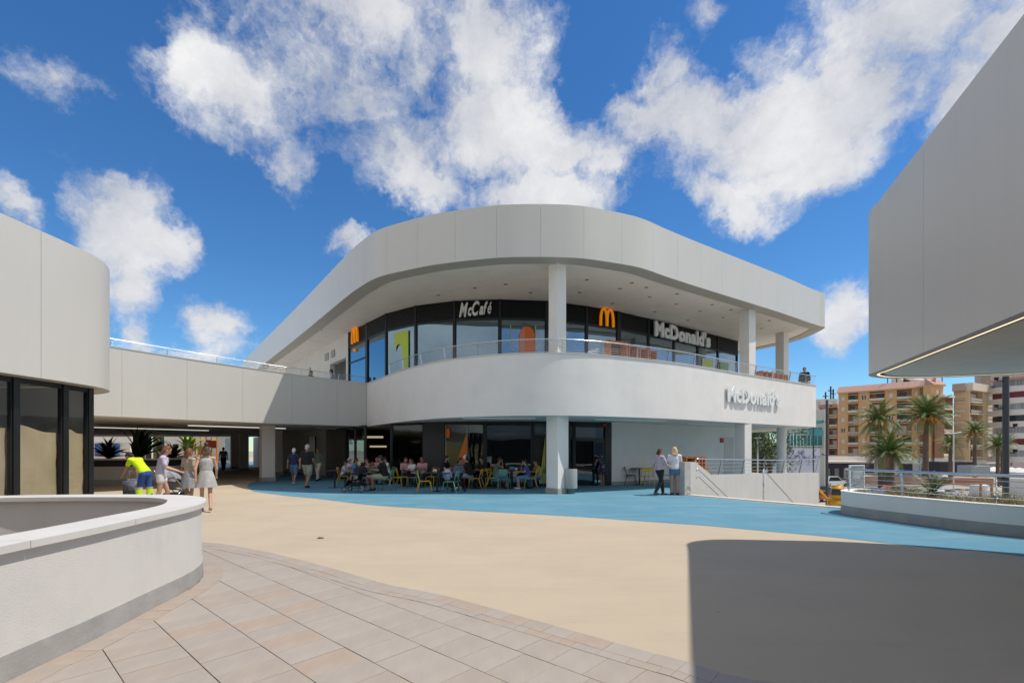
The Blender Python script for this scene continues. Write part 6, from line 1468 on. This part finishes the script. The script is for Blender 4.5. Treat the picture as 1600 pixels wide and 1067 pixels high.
# shops, awnings, umbrellas
def simple(name, px0, px1, Y0, Y1, py0, py1, m, label, cat, th=2., Yz=None):
    Ym = (Y0 + Y1)/2; bm = bmesh.new(); obox(bm, PY(px0, Y0), PY(px1, Y1), th, ZY(py0, Ym), ZY(py1, Ym)); bmesh.ops.bevel(bm, geom=bm.edges[:], offset=.05, segments=1, affect='EDGES'); o = obj(name, bm, m); tag(o, label, cat); return o
sh1 = empty('street_shop', (0, 0, 0), 0, 'low shop with a long dark awning behind the dark mast', 'shop')
farbox('shop_wall', 1276, 1350, 112, 112, G0, 0.2, WHB, sh1, .4); farbox('awning', 1272, 1348, 108, 108, ZY(731, 108), ZY(723, 108), mat('dark_navy_awning', (.025, .015, .04), .7), sh1, 5); farbox('roof_edge', 1272, 1350, 109, 109, ZY(722.5, 109), ZY(720, 109), CRM, sh1, 8)
for px in (1286, 1298, 1312, 1326): farbox('shop_window', px, px + 6, 111.7, 111.7, G0 + .2, G0 + 2.6, WING, sh1, .15)
bm = bmesh.new(); a, b = PY(1283, 118), PY(1330, 118); v = [bm.verts.new(p) for p in ((a.x, a.y, ZY(709, 118)), (b.x, b.y, ZY(720, 118)), (b.x, b.y + 6, ZY(720, 118)), (a.x, a.y + 6, ZY(703, 118)))]; bm.faces.new(v); bmesh.ops.solidify(bm, geom=bm.faces[:], thickness=.3); obj('tiled_roof', bm, mat('light_terracotta', (.42, .25, .17), .85, var=.15, vscale=2), sh1)
simple('cafe_kiosk', 1455, 1510, 108, 108, 741, 721, mat('black_awning', (.02, .02, .025), .7), 'dark cafe awning and front below the corner block', 'kiosk', 4)
simple('utility_cabin', 1506, 1536, 96, 96, 744, 727, mat('pale_green_cabin', (.33, .38, .38), .6), 'pale grey green cabin beside the white umbrellas', 'cabin', 3)
UMB = mat('umbrella_canvas', (.75, .73, .70), .8)
def umbrella(px, Y, r_, label):
    q = PY(px, Y); root = empty('parasol', (q.x, q.y, G0), random.uniform(0, 1), label, 'parasol', 'white cafe parasols'); bm = bmesh.new(); top = bm.verts.new((0, 0, 3.3)); n = 8
    rr = [bm.verts.new((r_*math.cos(k*math.tau/n), r_*math.sin(k*math.tau/n), 2.45)) for k in range(n)]; r2_ = [bm.verts.new((r_*math.cos(k*math.tau/n), r_*math.sin(k*math.tau/n), 2.2)) for k in range(n)]
    for k in range(n): bm.faces.new((top, rr[k], rr[(k+1) % n])); bm.faces.new((rr[k], r2_[k], r2_[(k+1) % n], rr[(k+1) % n]))
    obj('canopy', bm, UMB, root); bm = bmesh.new(); tube(bm, [(0, 0, 0), (0, 0, 3.25)], .04, 6); obj('pole', bm, STEEL, root)
for k, px in enumerate((1541, 1552, 1566, 1580, 1592, 1603)): umbrella(px, 98 - k*1.5, 2.2, ('leftmost white parasol by the cabin', 'second white parasol from the cabin', 'white parasol between the twin palms', 'white parasol just right of the dark mast', 'white parasol second from the right edge', 'white parasol at the right edge')[k])
# cars
def car(px, Y, rz, col, label, L=4.3, van=False):
    q = PY(px, Y); root = empty('parked_car', (q.x, q.y, G0), rz, label, 'car', 'cars parked at street level'); m = mat('car_%s' % '_'.join('%d' % int(c*100) for c in col), col, .3, var=.0, coat=.6)
    h2 = L / 2; zt = 1.45 if not van else 1.85
    side = [(-h2, .35), (-h2, .75), (-h2 + .1, .95), (-h2 + (.35 if not van else .15), 1.0), (-h2 + (.9 if not van else .4), zt - .03), (-h2 + 1.5, zt), (.35, zt), (1.05, 1.02), (h2 - .25, .85), (h2, .62), (h2, .35)]
    bm = bmesh.new(); rows = []
    for yy, ins in ((-.86, .0), (.86, .0)):
        rows.append([bm.verts.new((x, yy * (1 if z < 1.03 else .80), z)) for x, z in side])
    n = len(side)
    for k in range(n): bm.faces.new((rows[0][k], rows[0][(k+1) % n], rows[1][(k+1) % n], rows[1][k]))
    bm.faces.new(rows[0][::-1]); bm.faces.new(rows[1]); bmesh.ops.recalc_face_normals(bm, faces=bm.faces[:]); bmesh.ops.bevel(bm, geom=bm.edges[:], offset=.05, segments=2, affect='EDGES'); cyl_smooth(obj('body', bm, m, root))
    for s in (-1, 1):
        bm = bmesh.new(); pts = [(-h2 + .65, 1.04, .855), (-h2 + 1.05, zt - .12, .745), (.25, zt - .12, .745), (.85, 1.04, .855)]; v = [bm.verts.new((x, s * y, z)) for x, z, y in pts]; bm.faces.new(v if s > 0 else v[::-1]); bmesh.ops.solidify(bm, geom=bm.faces[:], thickness=.02); o = obj('side_window', bm, WING, root); o.location.y = s * .012
        for x in (-h2 + .8, h2 - .8):
            w_ = empty('wheel', (0, 0, 0)); w_.parent = root; w_.location = (x, s * .80, .32)
            bm = bmesh.new(); tube(bm, [(0, -.1, 0), (0, .1, 0)], .32, 18); obj('tyre', bm, BLACKP, w_); bm = bmesh.new(); tube(bm, [(0, -.11, 0), (0, .11, 0)], .19, 12); obj('rim', bm, STEEL, w_)
        bm = bmesh.new(); box(bm, h2 - .06, h2 + .02, s*.62 - .14, s*.62 + .14, .62, .76); obj('headlight', bm, SIGNW, root)
    bm = bmesh.new(); v = [bm.verts.new(p) for p in ((.42, -.66, zt - .08), (.42, .66, zt - .08), (1.02, .78, 1.08), (1.02, -.78, 1.08))]; bm.faces.new(v[::-1]); bmesh.ops.solidify(bm, geom=bm.faces[:], thickness=.02); o = obj('windscreen', bm, WING, root); o.location = (.03, 0, .03)
    return root
CW, CS, CB, CR, CD, CBL = (.65, .66, .68), (.40, .42, .45), (.03, .05, .14), (.35, .06, .03), (.02, .02, .025), (.08, .2, .4)
car(1303, 88, R(8), CW, 'white car crossing behind the dark mast', 4.9, True); car(1279, 84, R(30), CS, 'silver car beside the white one, left of the dark mast')
car(1283, 70, R(20), CD, 'black car low by the end of the cream wall'); car(1281, 62, R(20), CR, 'rust red car below the black one'); car(1335, 88, R(80), CD, 'dark car behind the mesh panel')
car(1367, 66, R(10), CB, 'dark blue car behind the planter rail, leftmost of the row'); car(1385, 64, R(15), CBL, 'blue car second in the row behind the planter rail'); car(1420, 55, R(5), CD, 'black topped car in the middle of the row'); car(1432, 50, R(12), CS, 'silver hatchback in front of the young palm'); car(1450, 60, R(30), CBL, 'blue car half hidden by the young palm'); car(1400, 70, R(0), CR, 'red car further back in the row'); car(1475, 66, R(20), CW, 'white car at the right end of the row')
# yellow machine
q = PY(1318, 46); ym = empty('yellow_excavator', (q.x, q.y, G0), R(150), 'yellow excavator parked beyond the head of the stairs', 'excavator'); YM = mat('machine_yellow', (.62, .34, .02), .45, var=.1)
o = rounded_box('body', (2.6, 2.0, 1.0), YM, ym, .18); o.location = (0, 0, .95)
o = rounded_box('cab', (1.0, .95, 1.3), YM, ym, .1); o.location = (.5, .45, 1.951)
bm = bmesh.new(); box(bm, .02, 1.02, .0, .98, 2.35, 2.95); o = obj('cab_window', bm, WING, ym); o.location = (0, -.04, .0)
for s in (-.8, .8):
    bm = bmesh.new(); tube(bm, [(-1.1, s - .25, .42), (-1.1, s + .25, .42)], .42, 16); box(bm, -1.1, 1.1, s - .25, s + .25, 0.02, .82); tube(bm, [(1.1, s - .25, .42), (1.1, s + .25, .42)], .42, 16); tag(obj('track', bm, BLACKP, ym), kind='stuff')
bm = bmesh.new(); tube(bm, [(1.0, -.5, 1.5), (2.4, -.5, 3.3), (3.6, -.5, 2.6)], .16, 6); obj('boom', bm, YM, ym); bm = bmesh.new(); tube(bm, [(3.6, -.5, 2.6), (3.3, -.5, 1.0)], .13, 6); obj('stick', bm, YM, ym); o = rounded_box('bucket', (.7, .8, .6), DARK, ym, .1); o.location = (3.3, -.5, .4)
# mesh panel leaning at the planter tip
q0, q1 = PY(1327, 13.6).xy, PY(1350, 13.9).xy
mp = empty('mesh_panel', (0, 0, 0), 0, 'grey mesh panel in a white frame at the tip of the planter', 'panel')
bm = bmesh.new(); ring(bm, q0, q1, .04, .35, 1.18, .03, .03); obj('frame', bm, SIGNW, mp)
bm = bmesh.new(); dd_ = (q1 - q0).normalized(); Lm = (q1 - q0).length
for k in range(14): p = q0 + dd_ * (.03 + (Lm - .06) * k / 13); tube(bm, [(p.x, p.y, .38), (p.x, p.y, 1.15)], .006, 4)
for k in range(26): z = .385 + .03*k; a_, b_ = q0 + dd_*.03, q1 - dd_*.03; tube(bm, [(a_.x, a_.y - .008, z), (b_.x, b_.y - .008, z)], .006, 4)
tag(obj('mesh_wires', bm, STEEL, mp), kind='stuff')
# yard walls, hoardings, tank
simple('white_hoarding', 1577, 1650, 60, 56, 776, 748, WHB, 'white hoarding wall in the yard at the right edge', 'hoarding', .3)
q = PY(1530, 66); bm = bmesh.new(); lathe(bm, [(.5, 0), (.95, .2), (1.0, .9), (.95, 1.6), (.5, 1.8)], 18, (q.x, q.y, G0 + .2)); tag(obj('water_tank', bm, mat('tank_white', (.62, .62, .60), .5)), 'round white tank standing in the yard', 'tank')
q = PY(1541, 62); rf = empty('rusty_frame', (q.x, q.y, G0), .2, 'rusty steel frame between the tank and the white hoarding', 'frame')
for x in (-.9, .9): bm = bmesh.new(); box(bm, x - .1, x + .1, -.1, .1, 0, 2.2); obj('post', bm, BRK, rf)
bm = bmesh.new(); box(bm, -6, 1.1, -.1, .1, 2.21, 2.4); obj('beam', bm, BRK, rf)
simple('earth_wall', 1345, 1480, 86, 84, 757, 744, mat('clay_wall', (.42, .27, .19), .9, var=.2, vscale=.5), 'clay coloured site wall behind the parked cars', 'wall', .4); simple('brown_bank', 1480, 1545, 82, 80, 756, 746, BRK, 'brown heap of material behind the tank', 'heap', 3)
for k, (px, Y) in enumerate(((1556, 60), (1561, 60), (1585, 57))): 
    q = PY(px, Y); o = rounded_box('black_bin', (.7, .6, .9), BLACKP, None, .06); o.location = (q.x, q.y, G0); tag(o, ('leftmost black bin before the white hoarding', 'middle black bin before the white hoarding', 'black bin right of the dark mast')[k], 'bin', 'black bins in the yard')
rd = random.Random(8); bm = bmesh.new()
for k in range(260):
    px = rd.uniform(1350, 1600); Y = rd.uniform(48, 80); q = PY(px, Y); s = rd.uniform(.1, .35); bmesh.ops.create_icosphere(bm, subdivisions=1, radius=s, matrix=Matrix.Translation((q.x, q.y, G0 + s*.3)) @ Matrix.Diagonal((1.3, 1, .6, 1)))
tag(obj('rubble', bm, mat('rubble_stone', (.36, .31, .26), .95, var=.3)), 'scattered stones and rubble across the sandy yard', 'rubble', kind='stuff')
person(PY(1325, 60).xy, 0, 'distant person in a rust coloured top near the mesh panel', 'stand', 1.72, 1, mat('cloth_rust', (.35, .15, .08), .9), KHA, 'dark', 0, 'trousers', .5, SHB, z=G0 + .0)
# grasses inside the right planter
GRS = mat('dry_grass', (.30, .27, .14), .85, var=.35, vscale=3); bm = bmesh.new(); rd = random.Random(21)
inn_p = offs(RP, .35); inn_q = offs(RP, 1.45)
for k in range(9000):
    i = rd.randrange(6, len(RP) - 5); p = inn_p[i].lerp(inn_q[i], rd.random() ** 1.3); cl_ = mnoise.noise(Vector((p.x*1.3, p.y*1.3, 0)))
    if cl_ < -.25 and rd.random() < .8: continue
    hgt = rd.uniform(.08, .30) * (1 + .6*cl_); a = rd.uniform(0, 6.28); tip = Vector((p.x + math.cos(a)*hgt*.6, p.y + math.sin(a)*hgt*.6, .49 + hgt)); w_ = Vector((-math.sin(a), math.cos(a), 0)) * .004
    b0_ = Vector((p.x, p.y, .485)); bm.faces.new([bm.verts.new(b0_ - w_), bm.verts.new(b0_ + w_), bm.verts.new(tip)])
tag(obj('dry_grass', bm, GRS), 'dry pale grass growing in the planter behind the railing', 'grass', kind='stuff')
# thin guide lines on the blue floor are cast by the planter rails; nothing painted
